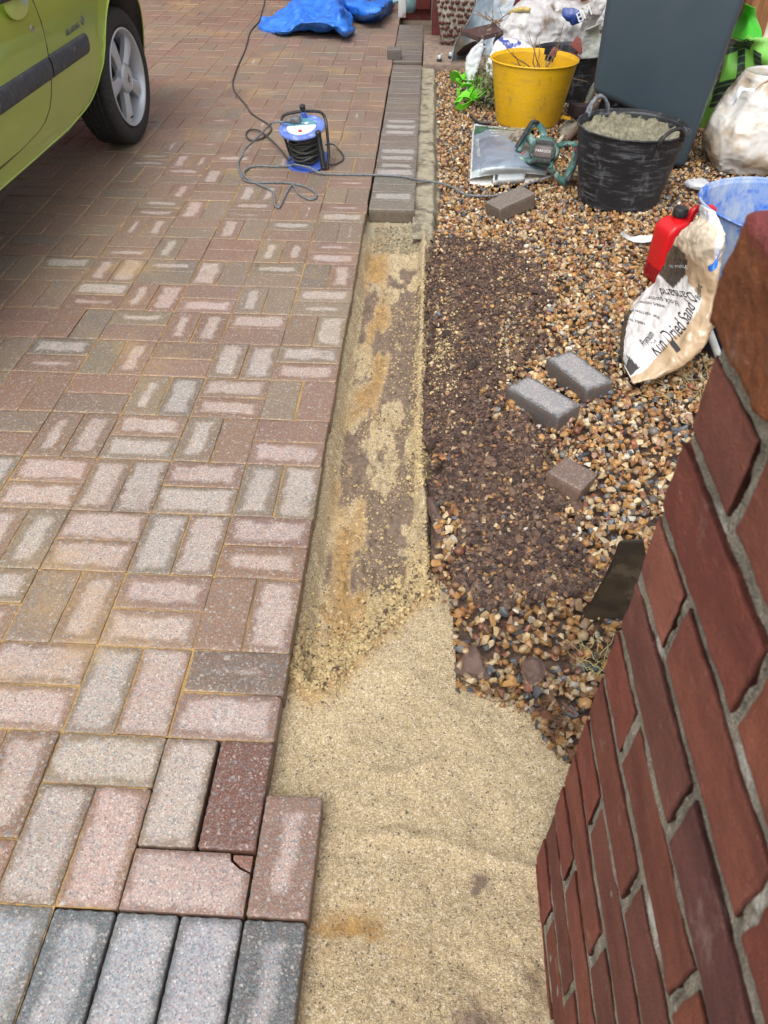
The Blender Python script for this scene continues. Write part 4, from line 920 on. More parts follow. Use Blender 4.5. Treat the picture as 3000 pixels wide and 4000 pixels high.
# ------------------------------------------------------------------ flexible tubs
def tub_mesh(name, parent, mat, r0, r1, h, ribs=.0011, notch=None, dent=0, n=128, wob=0):
    zs = np.linspace(0, h, 90); V = []; F = []
    def R(z): t = z/h; return r0+(r1-r0)*t
    prof = [(.0, .002), (r0*.5, 0), (r0-.012, 0), (r0-.002, .006)]+[(R(z)+ribs*math.sin(z*2*math.pi/.0085)*(z < h-.03), z) for z in zs[3:]]+[(r1+.006, h-.002), (r1+.0075, h+.002), (r1+.004, h+.006), (r1-.001, h+.004), (r1-.004, h-.003)]
    prof += [(R(z)-.004, z) for z in zs[::-4]]+[(r0-.006, .008), (0, .008)]
    prof = np.array(prof); k = len(prof); th = np.arange(n)*2*np.pi/n
    rr = prof[:, 0][:, None]*(1+(wob*np.cos(2*th+.4)+wob*.5*np.cos(3*th+2))[None, :]*(prof[:, 1][:, None]/h)**1.5)
    zz = prof[:, 1][:, None]+np.zeros(n)[None, :]
    zz = zz-dent*np.exp(-((np.angle(np.exp(1j*(th-4.6))))/.6)**2)[None, :]*(prof[:, 1][:, None]/h)**4
    V = np.stack([rr*np.cos(th), rr*np.sin(th), zz], -1).reshape(-1, 3); F = gridfaces(k, n, False, True)
    if notch:
        c = V[F].mean(1); a = np.arctan2(c[:, 1], c[:, 0]); F = F[~((np.abs(np.angle(np.exp(1j*(a-notch[0])))) < notch[1]*(1-.5*(h-c[:, 2])/notch[2])) & (c[:, 2] > h-notch[2]))]
    return npmesh(name, V, F, mat, parent)
def tub_material(name, c1, c2, d1, d2, lo, hi, rough=.5, wash=(2, 2, 12)):
    n = N(name); v = n.map(scale=wash); f = n.noise(5, 8, .68, vec=v); c = n.mix(n.mr(n.noise(3, 4), .4, .65), c1, c2)
    c = n.mix(n.math('MULTIPLY', n.mr(f, lo, hi), .6), c, d1); v2 = n.map(scale=(1, 1, .5)); c = n.mix(n.math('MULTIPLY', n.mr(n.noise(13, 9, .75, vec=v2), lo+.03, hi+.03), .75), c, d2)
    return n.done(c, n.mix(n.mr(f, lo, hi), (rough,)*3, (.85,)*3), n.bump(n.noise(70, 4), .15, .001))
TBK = tub_material('black rubber with cement wash', (.012, .013, .016), (.022, .024, .03), (.16, .17, .19), (.24, .24, .24), .50, .68)
TYE = tub_material('yellow plastic', (.74, .42, .008), (.62, .35, .012), (.50, .30, .03), (.17, .11, .03), .50, .66, .42)
tb = tag(empty('black_tub', (1.133, 2.836, -.04)), 'black flexible tub full of wet grey mortar standing on the gravel', 'tub')
tub_mesh('tub_wall', tb, TBK, .177, .230, .318, wob=.008)
def handle(cth, half, h, r1, up, par, mat, outw=.0, name='handle'):
    a = cth-half; b = cth+half; pts = []
    for t in np.linspace(0, 1, 24):
        th = a+(b-a)*t; s_ = math.sin(math.pi*t)**.55; rr = r1+.003+outw*s_
        pts.append((rr*math.cos(th), rr*math.sin(th), h-.012+(up+.012)*s_))
    wd = [.0095 if .1 < t < .9 else .013 for t in np.linspace(0, 1, 24)]
    m = MB(); m.tube(pts, wd, 10, flat=.75); return m.build(name, mat, par)
RIM = simple('pale cement crusted rim', (.17, .185, .21), (.08, .085, .095), 70, .7, .3)
handle(2.13, .26, .318, .230, .062, tb, RIM); handle(-1.02, .28, .318, .230, .045, tb, MT['blackpl'], .008)
xs = np.linspace(-.222, .222, 130); Xg, Yg = np.meshgrid(xs, xs, indexing='ij'); Rg = np.hypot(Xg, Yg)
Zg = .278+.060*(fbm2(Xg, Yg, 14, 3, 2)-.5)+.035*(ridged(np.stack([Xg*22, Yg*22, Xg*0+3], -1), 2, 2)-.62)+.035*(fbm2(Xg, Yg, 40, 4, 7)-.5)+.04*(Yg/.22)*.5+.02*(fbm2(Xg, Yg, 60, 3, 8)-.5)
Fm = gridfaces(130, 130); Fm = Fm[(Rg.ravel()[Fm] < .2185).all(1)]
MO = N('wet mortar'); MM = MO.done(MO.mix(MO.mr(MO.noise(18, 6, .7), .35, .65), (.235, .215, .145), (.125, .115, .078)), .55, MO.bump(MO.noise(90, 6, .75), .7, .004))
o = npmesh('mortar_mix', np.stack([Xg, Yg, Zg], -1).reshape(-1, 3), Fm, MM); o.location = (1.133, 2.836, -.04); tag(o, 'grey green wet mortar heaped inside the black tub', 'mortar')
ty = tag(empty('yellow_tub', (.823, 4.003, -.04)), 'scuffed yellow tub with a torn rim holding twigs and garden waste', 'tub')
tub_mesh('tub_wall', ty, TYE, .176, .229, .318, notch=(1.05, .19, .055), wob=.02, ribs=.0006)
def twigs(name, label, c, n_, L, r, mat, spread=.1, up=.2, seed=0, cat='twigs'):
    rg = np.random.default_rng(seed); m = MB()
    for k in range(n_):
        p = np.array(c)+np.r_[rg.normal(0, spread, 2), 0]; d = rg.normal(0, 1, 3); d[2] = abs(d[2])*up*4; d /= np.linalg.norm(d); pts = [p]
        for q_ in range(7): d = d+rg.normal(0, .28, 3); d /= np.linalg.norm(d); p = p+d*L*rg.uniform(.08, .2); pts.append(p)
        m.tube(cr(pts, 3), np.linspace(r, r*.35, 22), 5)
        if rg.random() < .6:
            p = pts[3]; d = rg.normal(0, 1, 3); d /= np.linalg.norm(d); m.tube([p, p+d*L*.2, p+d*L*.35+rg.normal(0, .01, 3)], [r*.5, r*.4, r*.2], 4)
    o = m.build(name, mat, origin=c); return tag(o, label, cat)
TW = simple('dry brown twig', (.17, .10, .06), (.28, .19, .12), 60, .8, .5)
GV = simple('faded green leaves', (.13, .15, .06), (.22, .22, .12), 40, .7, .3)
twigs('garden_waste', 'tangle of dry twigs sticking up out of the yellow tub', (.86, 4.06, .19), 12, .26, .0040, TW, .03, .3, 3)
m = MB(); rg = np.random.default_rng(4)
xs = np.linspace(-.2, .2, 60); Xg, Yg = np.meshgrid(xs, xs, indexing='ij'); Zg = .15+.10*(fbm2(Xg, Yg, 14, 4, 3)-.5); Fm = gridfaces(60, 60); Fm = Fm[(np.hypot(Xg, Yg).ravel()[Fm] < .196).all(1)]
o = npmesh('soil_waste', np.stack([Xg, Yg, Zg], -1).reshape(-1, 3), Fm, MT['earth']); o.location = (.823, 4.003, -.04); tag(o, 'dark soil and roots filling the yellow tub', 'soil')
def leaves(name, label, c, n_, ext, size, mat, seed=1, cat='weeds', stems=None):
    rg = np.random.default_rng(seed); m = MB()
    for k in range(n_):
        p = Vector(c)+Vector((rg.normal(0, ext[0]), rg.normal(0, ext[1]), abs(rg.normal(0, ext[2])))); s_ = size*rg.uniform(.5, 1.3)
        R_ = Matrix.Rotation(rg.uniform(0, 6.3), 3, 'Z') @ Matrix.Rotation(rg.normal(0, .8), 3, 'X') @ Matrix.Rotation(rg.normal(0, .6), 3, 'Y')
        vs = [m.b.verts.new(p+R_ @ Vector(q)*s_) for q in ((0, -1, 0), (.4, -.2, .12), (.3, .6, .05), (0, 1, -.15), (-.3, .6, .05), (-.4, -.2, .12))]; m.b.faces.new(vs)
    if stems: 
        for k in range(stems):
            p = np.array(c)+np.r_[rg.normal(0, ext[0]*.8), rg.normal(0, ext[1]*.8), 0]; d = np.r_[rg.normal(0, .35, 2), 1]; m.tube(cr([p, p+d*ext[2]*.8, p+d*ext[2]*1.8+np.r_[rg.normal(0, .015, 2), 0]], 3), .0016, 4)
    return tag(m.build(name, mat, origin=c, smooth=False), label, cat)
leaves('pulled_weeds', 'grey green pulled weeds heaped left of the yellow tub', (.60, 4.36, -.02), 420, (.035, .10, .075), .016, GV, 5, stems=26)
# dark tub behind the yellow one
td = tag(empty('dark_tub', (1.10, 4.52, -.04)), 'dark grey tub with rubble behind the yellow tub', 'tub')
tub_mesh('tub_wall', td, TBK, .165, .215, .255, wob=.01)
o = MB(); o.box((1.10, 4.50, .17), (.16, .09, .06), (.2, .1, .5), bev=.006); o.box((1.16, 4.55, .23), (.10, .10, .06), (.5, .3, 1.2), bev=.006); o.box((1.02, 4.45, .20), (.1, .06, .05), (.3, .4, .2), bev=.006)
tag(o.build('broken_bricks', simple('broken red brick', (.22, .06, .045), (.12, .05, .04), 30, .9, .6, .003), origin=(1.1, 4.5, .19)), 'broken red brick pieces in the dark tub behind', 'rubble')

# ------------------------------------------------------------------ wheelie bin
A0 = np.array([1.524, 3.214]); ax_ = np.array([-.945, .326]); wd_ = np.array([.326, .945])
BM = N('slate blue bin plastic'); BMT = BM.done(BM.mix(BM.mr(BM.noise(3, 5, .6), .35, .7), (.042, .062, .080), (.052, .073, .091)), .40, BM.bump(BM.noise(220, 3), .12, .0006))
bn = tag(empty('wheelie_bin', (A0[0], A0[1], -.03)), 'tall dark slate grey wheelie bin standing on the gravel behind the mortar tub', 'wheelie bin')
prof = [(0, 0), (.24, 0), (.285, .225), (.40, .258), (.515, .29), (.530, 1.00), (-.085, 1.00)]
Mb = Matrix(((ax_[0], 0, wd_[0], 0), (ax_[1], 0, wd_[1], 0), (0, 1, 0, 0), (0, 0, 0, 1)))
bb = bmesh.new(); vs0 = [bb.verts.new(Mb @ Vector((s_, z, .03-.030*z))) for s_, z in prof]; vs1 = [bb.verts.new(Mb @ Vector((s_, z, .47+.07*z))) for s_, z in prof]
bb.faces.new(vs0); bb.faces.new(vs1[::-1])
for i in range(len(prof)): j = (i+1) % len(prof); bb.faces.new((vs0[i], vs1[i], vs1[j], vs0[j]))
bmesh.ops.recalc_face_normals(bb, faces=bb.faces)
bmesh.ops.bevel(bb, geom=list(bb.edges), offset=.032, segments=5, affect='EDGES', profile=.5)
m = MB(); m.b.free(); m.b = bb; m.build('bin_body', BMT, bn, sharp=60)
m = MB(); m.box((0, 0, 1.03), (.78, .62, .07), bev=.02, seg=3); o = m.build('lid', BMT, bn); o.matrix_local = Matrix.Translation((ax_[0]*.26+wd_[0]*.25, ax_[1]*.26+wd_[1]*.25, 0)) @ Matrix.Rotation(math.atan2(ax_[1], ax_[0]), 4, 'Z')
for wz in (.035, .50):
    m = MB(); m.lathe([(0, 0), (.02, 0), (.03, .008), (.085, .008), (.10, .0), (.10, .045), (.085, .04), (.0, .04)], n=40, rot=frame((0, 0, 0), (ax_[0], ax_[1], 0), ez=(wd_[0], wd_[1], 0))); o = m.build('wheel', MT['blackpl'], bn); o.location = (ax_[0]*.43+wd_[0]*wz, ax_[1]*.43+wd_[1]*wz, .11)

# ------------------------------------------------------------------ crumpled sheets and bags
def net(ctrl, nu, nv):
    C_ = np.asarray(ctrl, float); rows = np.array([cr(r, max(1, nv//(C_.shape[1]-1))) for r in C_]); cols = np.array([cr(rows[:, j], max(1, nu//(C_.shape[0]-1))) for j in range(rows.shape[1])])
    return cols.transpose(1, 0, 2)
def crumple(Vg, amp, sc, seed=0, lo=1.):
    du = np.gradient(Vg, axis=0); dv = np.gradient(Vg, axis=1); n_ = np.cross(du, dv); n_ /= np.maximum(np.linalg.norm(n_, axis=2, keepdims=True), 1e-9)
    f = ridged(Vg*sc+seed*3.3, 3, seed)**1.6-.45; f2 = fbm(Vg*sc*.5+seed, 3, seed+5)-.5
    return Vg+n_*(amp*(f*1.2+f2*1.6*lo))[..., None]
def sheetnet(name, label, cat, ctrl, mat, nu=90, nv=90, amp=.012, sc=14, seed=0, thick=.0015, attrs=None, floor=None, parent=None):
    Vg = crumple(net(ctrl, nu, nv), amp, sc, seed); Vg = crumple(Vg, amp*(.3 if amp < .05 else .13), sc*2.7, seed+3)
    if floor is not None: Vg[..., 2] = np.maximum(Vg[..., 2], floor+.0005)
    o = npmesh(name, Vg.reshape(-1, 3), gridfaces(*Vg.shape[:2]), mat, attrs=attrs, origin=tuple(Vg.reshape(-1, 3).min(0)) if parent is None else None, parent=parent)
    s_ = o.modifiers.new('thickness', 'SOLIDIFY'); s_.thickness = thick; s_.offset = 0
    return tag(o, label, cat) if label else o
def bag(name, label, cat, stations, mat, nu=110, nv=96, amp=.012, sc=12, seed=0, fn=None, floor=-.035, col=None, power=1., parent=None, end=(1, 1)):
    """stations: (centre, half width vector, half thickness vector)"""
    S = [np.concatenate([np.asarray(a, float) for a in s_]) for s_ in stations]; L = cr(S, nu//(len(S)-1)); th = np.arange(nv)*2*np.pi/nv
    c, s_ = np.cos(th), np.sin(th); cw, sw = np.sign(c)*np.abs(c)**power, np.sign(s_)*np.abs(s_)**power
    Vg = L[:, None, :3]+cw[None, :, None]*L[:, None, 3:6]+sw[None, :, None]*L[:, None, 6:9]; base = Vg.copy()
    W = np.concatenate([Vg, Vg[:, :1]], 1); W = np.concatenate([Vg[:, -1:], W], 1); C2 = crumple(crumple(W, amp, sc, seed), amp*.3, sc*2.7, seed+2)[:, 1:-1]
    ev = np.clip(np.minimum(np.arange(len(L))/6, (len(L)-1-np.arange(len(L)))/6), .25, 1)[:, None, None]; Vg = base+(C2-base)*ev
    if floor is not None: Vg[..., 2] = np.maximum(Vg[..., 2], floor)
    n_ = len(L); V = Vg.reshape(-1, 3); F = [gridfaces(n_, nv, False, True)]
    if end[0]: F.append(np.arange(nv)[None, ::-1])
    if end[1]: F.append((np.arange(nv)+(n_-1)*nv)[None, :])
    at_ = None
    if col is not None:
        vv = np.linspace(0, len(S)-1, n_)[:, None]+0*th[None, :]; uu = th[None, :]+0*vv; at_ = dict(tint=np.concatenate([col(vv, uu), np.ones(vv.shape+(1,))], -1).reshape(-1, 4))
    o = npmesh(name, V, F, mat, attrs=at_, origin=tuple(V.min(0)) if parent is None else None, parent=parent)
    if label: tag(o, label, cat)
    return o, Vg
def plastic(name, rough=.3, trans=0., bump=.15):
    n = N(name); c = n.attr('tint'); return n.done(c, rough, n.bump(n.noise(45, 5, .6), bump, .002), Coat_Weight=.3, Coat_Roughness=.15)
PL = plastic('printed plastic film')
WHD = simple('white plastic sacking', (.50, .49, .49), (.38, .37, .38), 7, .42, .35, .003, dirt=(.15, .11, .08), dirtscale=6, dirtlo=.48, dirthi=.64)
WH = simple('clean white plastic', (.60, .61, .65), (.62, .64, .70), 9, .4, .25, .002, dirt=(.30, .26, .2), dirtscale=14, dirtlo=.62, dirthi=.7)
# blue tarpaulin: crumpled front heap and a fold behind it
n = N('woven blue tarpaulin'); TP = n.done(n.mix(n.mr(n.noise(12, 6, .65), .4, .65), (.02, .145, .60), (.045, .22, .72)), .42, n.bump(n.noise(160, 4), .25, .001))
tc = [[CA(300, 205, z=.0), CA(420, 262, z=0), CA(640, 262, z=0), CA(800, 262, z=.0), CA(930, 274, z=0), CA(1015, 232, z=0)],
      [CA(300, 180, z=.02), CA(430, 215, z=.05), CA(630, 225, z=.045), CA(790, 215, z=.07), CA(930, 225, z=.08), CA(1012, 200, z=.03)],
      [CA(330, 122, z=.05), CA(445, 165, z=.07), CA(600, 165, z=.11), CA(720, 130, z=.14), CA(900, 120, z=.15), CA(990, 140, z=.07)],
      [CA(345, 125, z=.02), CA(480, 120, z=.09), CA(580, 90, z=.15), CA(740, 60, z=.14), CA(890, 30, z=.22), CA(970, 80, z=.10)],
      [CA(360, 150, z=.0), CA(500, 60, z=.06), CA(560, 20, z=.12), CA(730, -10, z=.15), CA(860, -30, z=.17), CA(960, 40, z=.05)],
      [CA(400, 150, z=.0), CA(520, 30, z=.0), CA(600, -40, z=.0), CA(760, -60, z=.0), CA(880, -60, z=.0), CA(980, 10, z=.0)]]
tp = tag(empty('blue_tarpaulin', (-.7, 6.4, 0)), 'bright blue tarpaulin crumpled on the paving by the far wall', 'tarpaulin')
def addp(o, par): o.data.transform(Matrix.Translation(Vector(o.location)-par.location)); o.location = (0, 0, 0); o.parent = par; return o
addp(sheetnet('front_fold', None, None, tc, TP, 170, 170, .085, 3.1, 4, floor=.001), tp)
tc2 = [[CA(940, 120, z=0), CA(1040, 160, z=0), CA(1120, 158, z=0), CA(1200, 130, z=0), CA(1245, 70, z=0), CA(1275, 0, z=0)],
       [CA(930, 70, z=.08), CA(1030, 100, z=.09), CA(1110, 100, z=.11), CA(1180, 80, z=.12), CA(1230, 40, z=.1), CA(1262, -5, z=.07)],
       [CA(920, 20, z=.12), CA(1030, 25, z=.14), CA(1120, 30, z=.13), CA(1180, 12, z=.14), CA(1220, 0, z=.12), CA(1250, -20, z=.08)],
       [CA(930, 0, z=.0), CA(1030, 5, z=.03), CA(1110, 5, z=.03), CA(1160, -10, z=.03), CA(1200, -20, z=.02), CA(1230, -30, z=.0)]]
addp(sheetnet('back_fold', None, None, tc2, TP, 90, 100, .030, 5, 6, floor=.001), tp)

# ------------------------------------------------------------------ pot, panel and bags by the porch
pot = tag(empty('pebbled_pot', (.43, 5.78, .0)), 'square tapering plant pot covered in dark brown oval pebbles', 'plant pot')
m = MB(); m.box((0, 0, .19), (.24, .24, .38), bev=.015, seg=3)
for v in m.b.verts: t = v.co.z/.38; v.co.x *= .72+.62*t; v.co.y *= .72+.62*t
PB = N('pot cement'); m.build('pot_body', PB.done(PB.mix(PB.mr(PB.noise(50, 5), .4, .6), (.42, .40, .34), (.22, .20, .16)), .95, PB.bump(PB.noise(80, 5), .6, .003)), pot)
pv = []; ps = []; rg = np.random.default_rng(8)
for face in range(4):
    for r_ in range(9):
        for c_ in range(8):
            z = .03+r_*.041+rg.normal(0, .006); hw_ = .12*(.72+.62*z/.38); u_ = (-1+2*(c_+.5*(r_ % 2)+.25)/8)*hw_*.97+rg.normal(0, .005)
            if abs(u_) > hw_: continue
            p = [(u_, -hw_), (hw_, u_), (-u_, hw_), (-hw_, -u_)][face]; pv.append((*p, z)); ps.append(face)
Vp, Fp = lumpproto(3, 2, .12); Vs, Fs = [], []
for i, (p, f_) in enumerate(zip(pv, ps)):
    W = Vp*np.array([.0165, .008, .030])*rg.uniform(.7, 1.12); a = rg.normal(0, .35); W = np.c_[W[:, 0]*math.cos(a)-W[:, 2]*math.sin(a)*.9, W[:, 1], W[:, 0]*math.sin(a)+W[:, 2]*math.cos(a)*.75]
    if f_ % 2: W = W[:, [1, 0, 2]]
    Vs.append(W+np.array(p)); Fs.append(Fp+i*len(Vp))
o = npmesh('pebbles', np.concatenate(Vs), np.concatenate(Fs), simple('glazed brown pebble', (.075, .022, .018), (.11, .04, .03), 20, .35, .1), pot); o['kind'] = 'stuff'
# grey-blue plastic panel leaning on the wall, with brown gutter profile
pc_ = [[(.40, 5.08, .02), (.50, 5.35, .0), (.60, 5.40, .0), (.72, 5.42, .0)], [(.43, 5.20, .12), (.52, 5.45, .14), (.63, 5.52, .15), (.78, 5.52, .16)], [(.53, 5.50, .22), (.58, 5.58, .26), (.70, 5.62, .28), (.84, 5.62, .30)], [(.60, 5.64, .34), (.62, 5.7, .42), (.74, 5.72, .46), (.90, 5.72, .48)]]
sheetnet('plastic_panel', 'blue grey bent plastic sheet leaning beside the pebbled pot', 'plastic sheet', pc_, simple('smoky plastic', (.20, .25, .30), (.13, .17, .21), 6, .3, .1, dirt=(.3, .25, .17), dirtscale=5, dirtlo=.52), 60, 60, .012, 6, 3, .003)
gt = tag(empty('gutter_profile', (.55, 4.87, .245)), 'dark brown plastic board offcut resting on the rubble beside the big white sack', 'plastic board')
a_, b_, c_, d_ = CB(410, 248, z=.25), CB(560, 305, z=.25), CB(765, 250, z=.26), CB(690, 182, z=.26)
m = MB(); vs = [m.b.verts.new(p) for p in (a_, b_, c_, d_)]; f_ = m.b.faces.new(vs); q_ = bmesh.ops.extrude_face_region(m.b, geom=[f_]); [setattr(g.co, 'z', g.co.z-.022) for g in q_['geom'] if isinstance(g, bmesh.types.BMVert)]; bmesh.ops.bevel(m.b, geom=list(m.b.edges), offset=.004, segments=2, affect='EDGES')
BR = simple('brown upvc', (.075, .045, .042), (.055, .035, .033), 20, .35, .15, dirt=(.2, .15, .11), dirtscale=20, dirtlo=.6)
addp(m.build('top_board', BR), gt)
m = MB()
for t in np.linspace(.08, .92, 7):
    for (p, q) in ((a_, b_), (b_, c_)):
        c0 = p+(q-p)*t; m.box((c0[0], c0[1], c0[2]-.014), (.014, .014, .012), bev=.001)
for t in (.5,): m.tube([tuple(b_+np.r_[.02, .03, -.02]), tuple(b_+np.r_[.0, .10, -.24])], .02, 8)
o = m.build('ribs', BR); o['kind'] = 'stuff'; addp(o, gt)
kb_ = MB(); q = [CB(372, 435, z=.05), CB(375, 480, z=.0), CB(470, 430, z=.02), CB(600, 360, z=.08), CB(520, 330, z=.12), CB(440, 370, z=.11)]
vs = [kb_.b.verts.new(p) for p in q]; f_ = kb_.b.faces.new(vs); q_ = bmesh.ops.extrude_face_region(kb_.b, geom=[f_])
for g in q_['geom']:
    if isinstance(g, bmesh.types.BMVert): g.co += Vector((.03, .10, -.02))
bmesh.ops.triangulate(kb_.b, faces=[f for f in kb_.b.faces if len(f.verts) > 4]); bmesh.ops.bevel(kb_.b, geom=list(kb_.b.edges), offset=.005, segments=2, affect='EDGES')
tag(kb_.build('brown_profile', BR, origin=tuple(CB(375, 480, z=0))), 'dark brown angled plastic profile with a screw lying on the slab edge', 'plastic profile')
for x_, y_, lb in ((.322, 5.20, 'silver bolt with black washer standing on the slab, nearer the edging'), (.402, 5.29, 'silver bolt with black washer on the slab beside the brown profile')):
    b0 = tag(empty('bolt', (x_, y_, .004)), lb, 'bolt', 'bolts on the slab')
    m = MB(); m.lathe([(0, 0), (.018, 0), (.019, .004), (.016, .012), (.010, .014)], n=20); m.build('washer', MT['rubber'], b0)
    m = MB(); m.lathe([(.013, .013), (.015, .015), (.015, .030), (.012, .034), (0, .035)], n=6); m.tube([(0, 0, .02), (.016, -.012, .046)], .006, 8); m.build('head', simple('zinc', (.6, .62, .65), None, 10, .3, 0, Metallic=.3), b0)
# big rubble sack lying on its side
def PB_(l, y): return [CH(a, b, Y=y) for a, b in l]
st = [((.66, 4.86, .12), (.0, .10, .02), (0, 0, .07)), ((.74, 4.90, .15), (.02, .20, .0), (-.03, -.02, .16)), ((.88, 4.98, .18), (.02, .26, .0), (-.06, 0, .24)), ((1.04, 5.02, .18), (0, .27, .0), (0, 0, .26)), ((1.18, 5.0, .20), (0, .22, .0), (.03, 0, .22)), ((1.30, 4.93, .28), (0, .12, .02), (.05, 0, .13)), ((1.36, 4.84, .37), (0, .05, .02), (.05, 0, .055)), ((1.42, 4.76, .44), (0, .07, .02), (.06, 0, .06))]
bag('rubble_sack', 'big dirty white rubble sack slumped behind the yellow tub', 'sack', st, WHD, 160, 150, .055, 6, 2, floor=-.03)
# blue printed neck of the sack
nb = [[CH(1062, 72, Y=4.76), CH(1150, 72, Y=4.74), CH(1210, 92, Y=4.73)], [CH(1058, 150, Y=4.74), CH(1130, 160, Y=4.72), CH(1235, 160, Y=4.72)], [CH(1130, 215, Y=4.74), CH(1160, 235, Y=4.73), CH(1255, 195, Y=4.73)]]
sheetnet('blue_band', 'dark blue printed flap with white letters on the white sack neck', 'bag print', nb, simple('blue printed plastic', (.025, .055, .24), (.035, .07, .28), 12, .4, .2), 24, 24, .006, 20, 1, .0015)
nb = [[CH(1280, 50, Y=4.72), CH(1330, 28, Y=4.72), CH(1400, -10, Y=4.74), CH(1465, -30, Y=4.76)], [CH(1290, 110, Y=4.71), CH(1340, 90, Y=4.70), CH(1400, 60, Y=4.72), CH(1450, 40, Y=4.74)], [CH(1250, 190, Y=4.72), CH(1330, 160, Y=4.70), CH(1400, 140, Y=4.71), CH(1420, 120, Y=4.74)], [CH(1180, 370, Y=4.76), CH(1250, 360, Y=4.74), CH(1330, 290, Y=4.74), CH(1380, 190, Y=4.78)]]
sheetnet('sack_neck', 'pale twisted plastic neck beside the blue printed flap', 'plastic', nb, WHD, 45, 45, .014, 14, 3, .0015)
text('neck_text', 'EM', .075, frame(CH(1262, 135, Y=4.69), (.62, -.2, .45), ez=(-.1, -.9, .3)), MT['white_pl'], ext=.001)
o = bpy.data.objects['neck_text']; tag(o, 'white letters E M printed on the dark blue flap', 'lettering')
# clean white bags in front of it
st = [((.63, 4.60, .10), (.03, .03, .0), (0, 0, .06)), ((.68, 4.62, .12), (.02, .08, 0), (-.02, 0, .12)), ((.76, 4.62, .12), (.0, .09, 0), (0, 0, .13)), ((.86, 4.62, .11), (0, .09, 0), (.0, 0, .11)), ((.95, 4.60, .10), (0, .05, 0), (.02, 0, .05))]
BG = plastic('white bag with blue print')
def wcol(v, u):
    c = np.zeros(v.shape+(3,))+np.array((.72, .73, .77)); a = np.degrees(u) % 360
    k = ((np.abs(v-1.55-.3*np.sin(np.radians(a)*3)) < .16) | ((np.hypot(v-1.95, (a-110)/40) < .5) & (np.hypot(v-1.95, (a-110)/40) > .25))) & (a > 20) & (a < 260); c[k] = (.04, .07, .32); return c
bag('white_bag', 'white plastic bag with dark blue lettering marks just behind the yellow tub rim', 'bag', st, BG, 100, 120, .016, 14, 6, col=wcol, floor=-.03)
st = [((.505, 4.58, -.02), (.012, 0, 0), (0, .012, 0)), ((.520, 4.60, .06), (.035, 0, .0), (0, .03, 0)), ((.525, 4.62, .13), (.050, 0, .01), (0, .035, 0)), ((.545, 4.62, .20), (.040, 0, .01), (0, .02, 0)), ((.56, 4.62, .24), (.012, 0, .01), (0, .008, 0))]
bag('small_white_bag', 'small crisp white plastic bag standing above the green straps', 'bag', st, WH, 50, 50, .010, 20, 8, floor=-.03, power=.7)
# translucent bag by the bin
n = N('clear polythene'); CLR = n.done(n.mix(n.mr(n.noise(9, 5), .4, .65), (.50, .53, .50), (.38, .38, .30)), .25, n.bump(n.noise(14, 4), .4, .01), Alpha=.72)
st = [((1.22, 4.42, -.03), (.03, 0, 0), (0, .03, 0)), ((1.215, 4.45, .05), (.075, 0, .0), (0, .07, 0)), ((1.225, 4.50, .15), (.085, 0, 0), (0, .07, 0)), ((1.225, 4.52, .25), (.075, 0, .01), (0, .06, 0)), ((1.20, 4.50, .31), (.05, 0, .01), (0, .03, 0)), ((1.20, 4.47, .35), (.045, 0, .02), (0, .025, 0))]
bag('clear_sack', 'cloudy translucent plastic bag between the yellow tub and the bin', 'bag', st, CLR, 80, 80, .020, 11, 9)
m = MB(); m.tube(cr([(.74, 4.94, .33), (.80, 4.86, .365), (.86, 4.82, .37)], 4), [.006]+[.012]*7+[.01], 8); tag(m.build('root', simple('peeled yellow root', (.55, .42, .14), (.4, .3, .12), 40, .7, .3), origin=(.74, 4.94, .33)), 'yellow peeled root lying across the white sack', 'root')
twigs('dead_roots', 'dark dead roots on top of the brown plastic board', (.665, 5.0, .275), 9, .20, .005, TW, .03, .05, 12)

# ------------------------------------------------------------------ bright green straps, hose pieces
SG = simple('lime green webbing', (.16, .62, .02), (.11, .50, .015), 30, .6, .3)
def ribbon(mb, pts, wdt, th=.0015, tw0=0, tw1=0):
    P_ = cr(pts, 7); n_ = len(P_); prev = Vector((0, 0, 1)); rings = []
    for i, p in enumerate(P_):
        t = Vector(P_[min(i+1, n_-1)]-P_[max(i-1, 0)]).normalized(); a = (prev-t*prev.dot(t)).normalized(); prev = a; b = t.cross(a); th_ = tw0+(tw1-tw0)*i/n_; d = a*math.cos(th_)+b*math.sin(th_); e = t.cross(d)
        rings.append([mb.b.verts.new(Vector(p)+d*s1*wdt/2+e*s2*th) for s1, s2 in ((-1, -1), (1, -1), (1, 1), (-1, 1))])
    for A_, B_ in zip(rings, rings[1:]):
        for k in range(4): mb.b.faces.new((A_[k], A_[(k+1) % 4], B_[(k+1) % 4], B_[k]))
    mb.b.faces.new(rings[0][::-1]); mb.b.faces.new(rings[-1])
m = MB(); G1 = lambda a, b, z: tuple(CB(a, b, z=z))
ribbon(m, [G1(340, 650, 0), G1(360, 605, .05), G1(410, 610, .06), G1(440, 650, .05), G1(500, 655, .04), G1(545, 640, .0)], .045, tw0=.6, tw1=1.3)
ribbon(m, [G1(380, 665, .03), G1(440, 690, .04), G1(520, 670, .04), G1(600, 625, .03)], .030, tw0=.4, tw1=1.5)
ribbon(m, [G1(395, 790, 0), G1(400, 720, .04), G1(440, 690, .05), G1(500, 690, .05), G1(535, 720, .03), G1(520, 760, .02), G1(470, 780, .02), G1(440, 740, .04)], .036, tw0=.2, tw1=.9)
ribbon(m, [G1(375, 850, .0), G1(400, 800, .03), G1(460, 790, .04), G1(500, 820, .02), G1(470, 850, .01), G1(420, 870, 0), G1(380, 855, .01)], .034, tw0=.2, tw1=.6)
ribbon(m, [G1(505, 810, .0), G1(540, 750, .04), G1(590, 730, .04), G1(612, 760, .02), G1(600, 790, 0), G1(540, 800, .01)], .034, tw0=.4, tw1=.2)
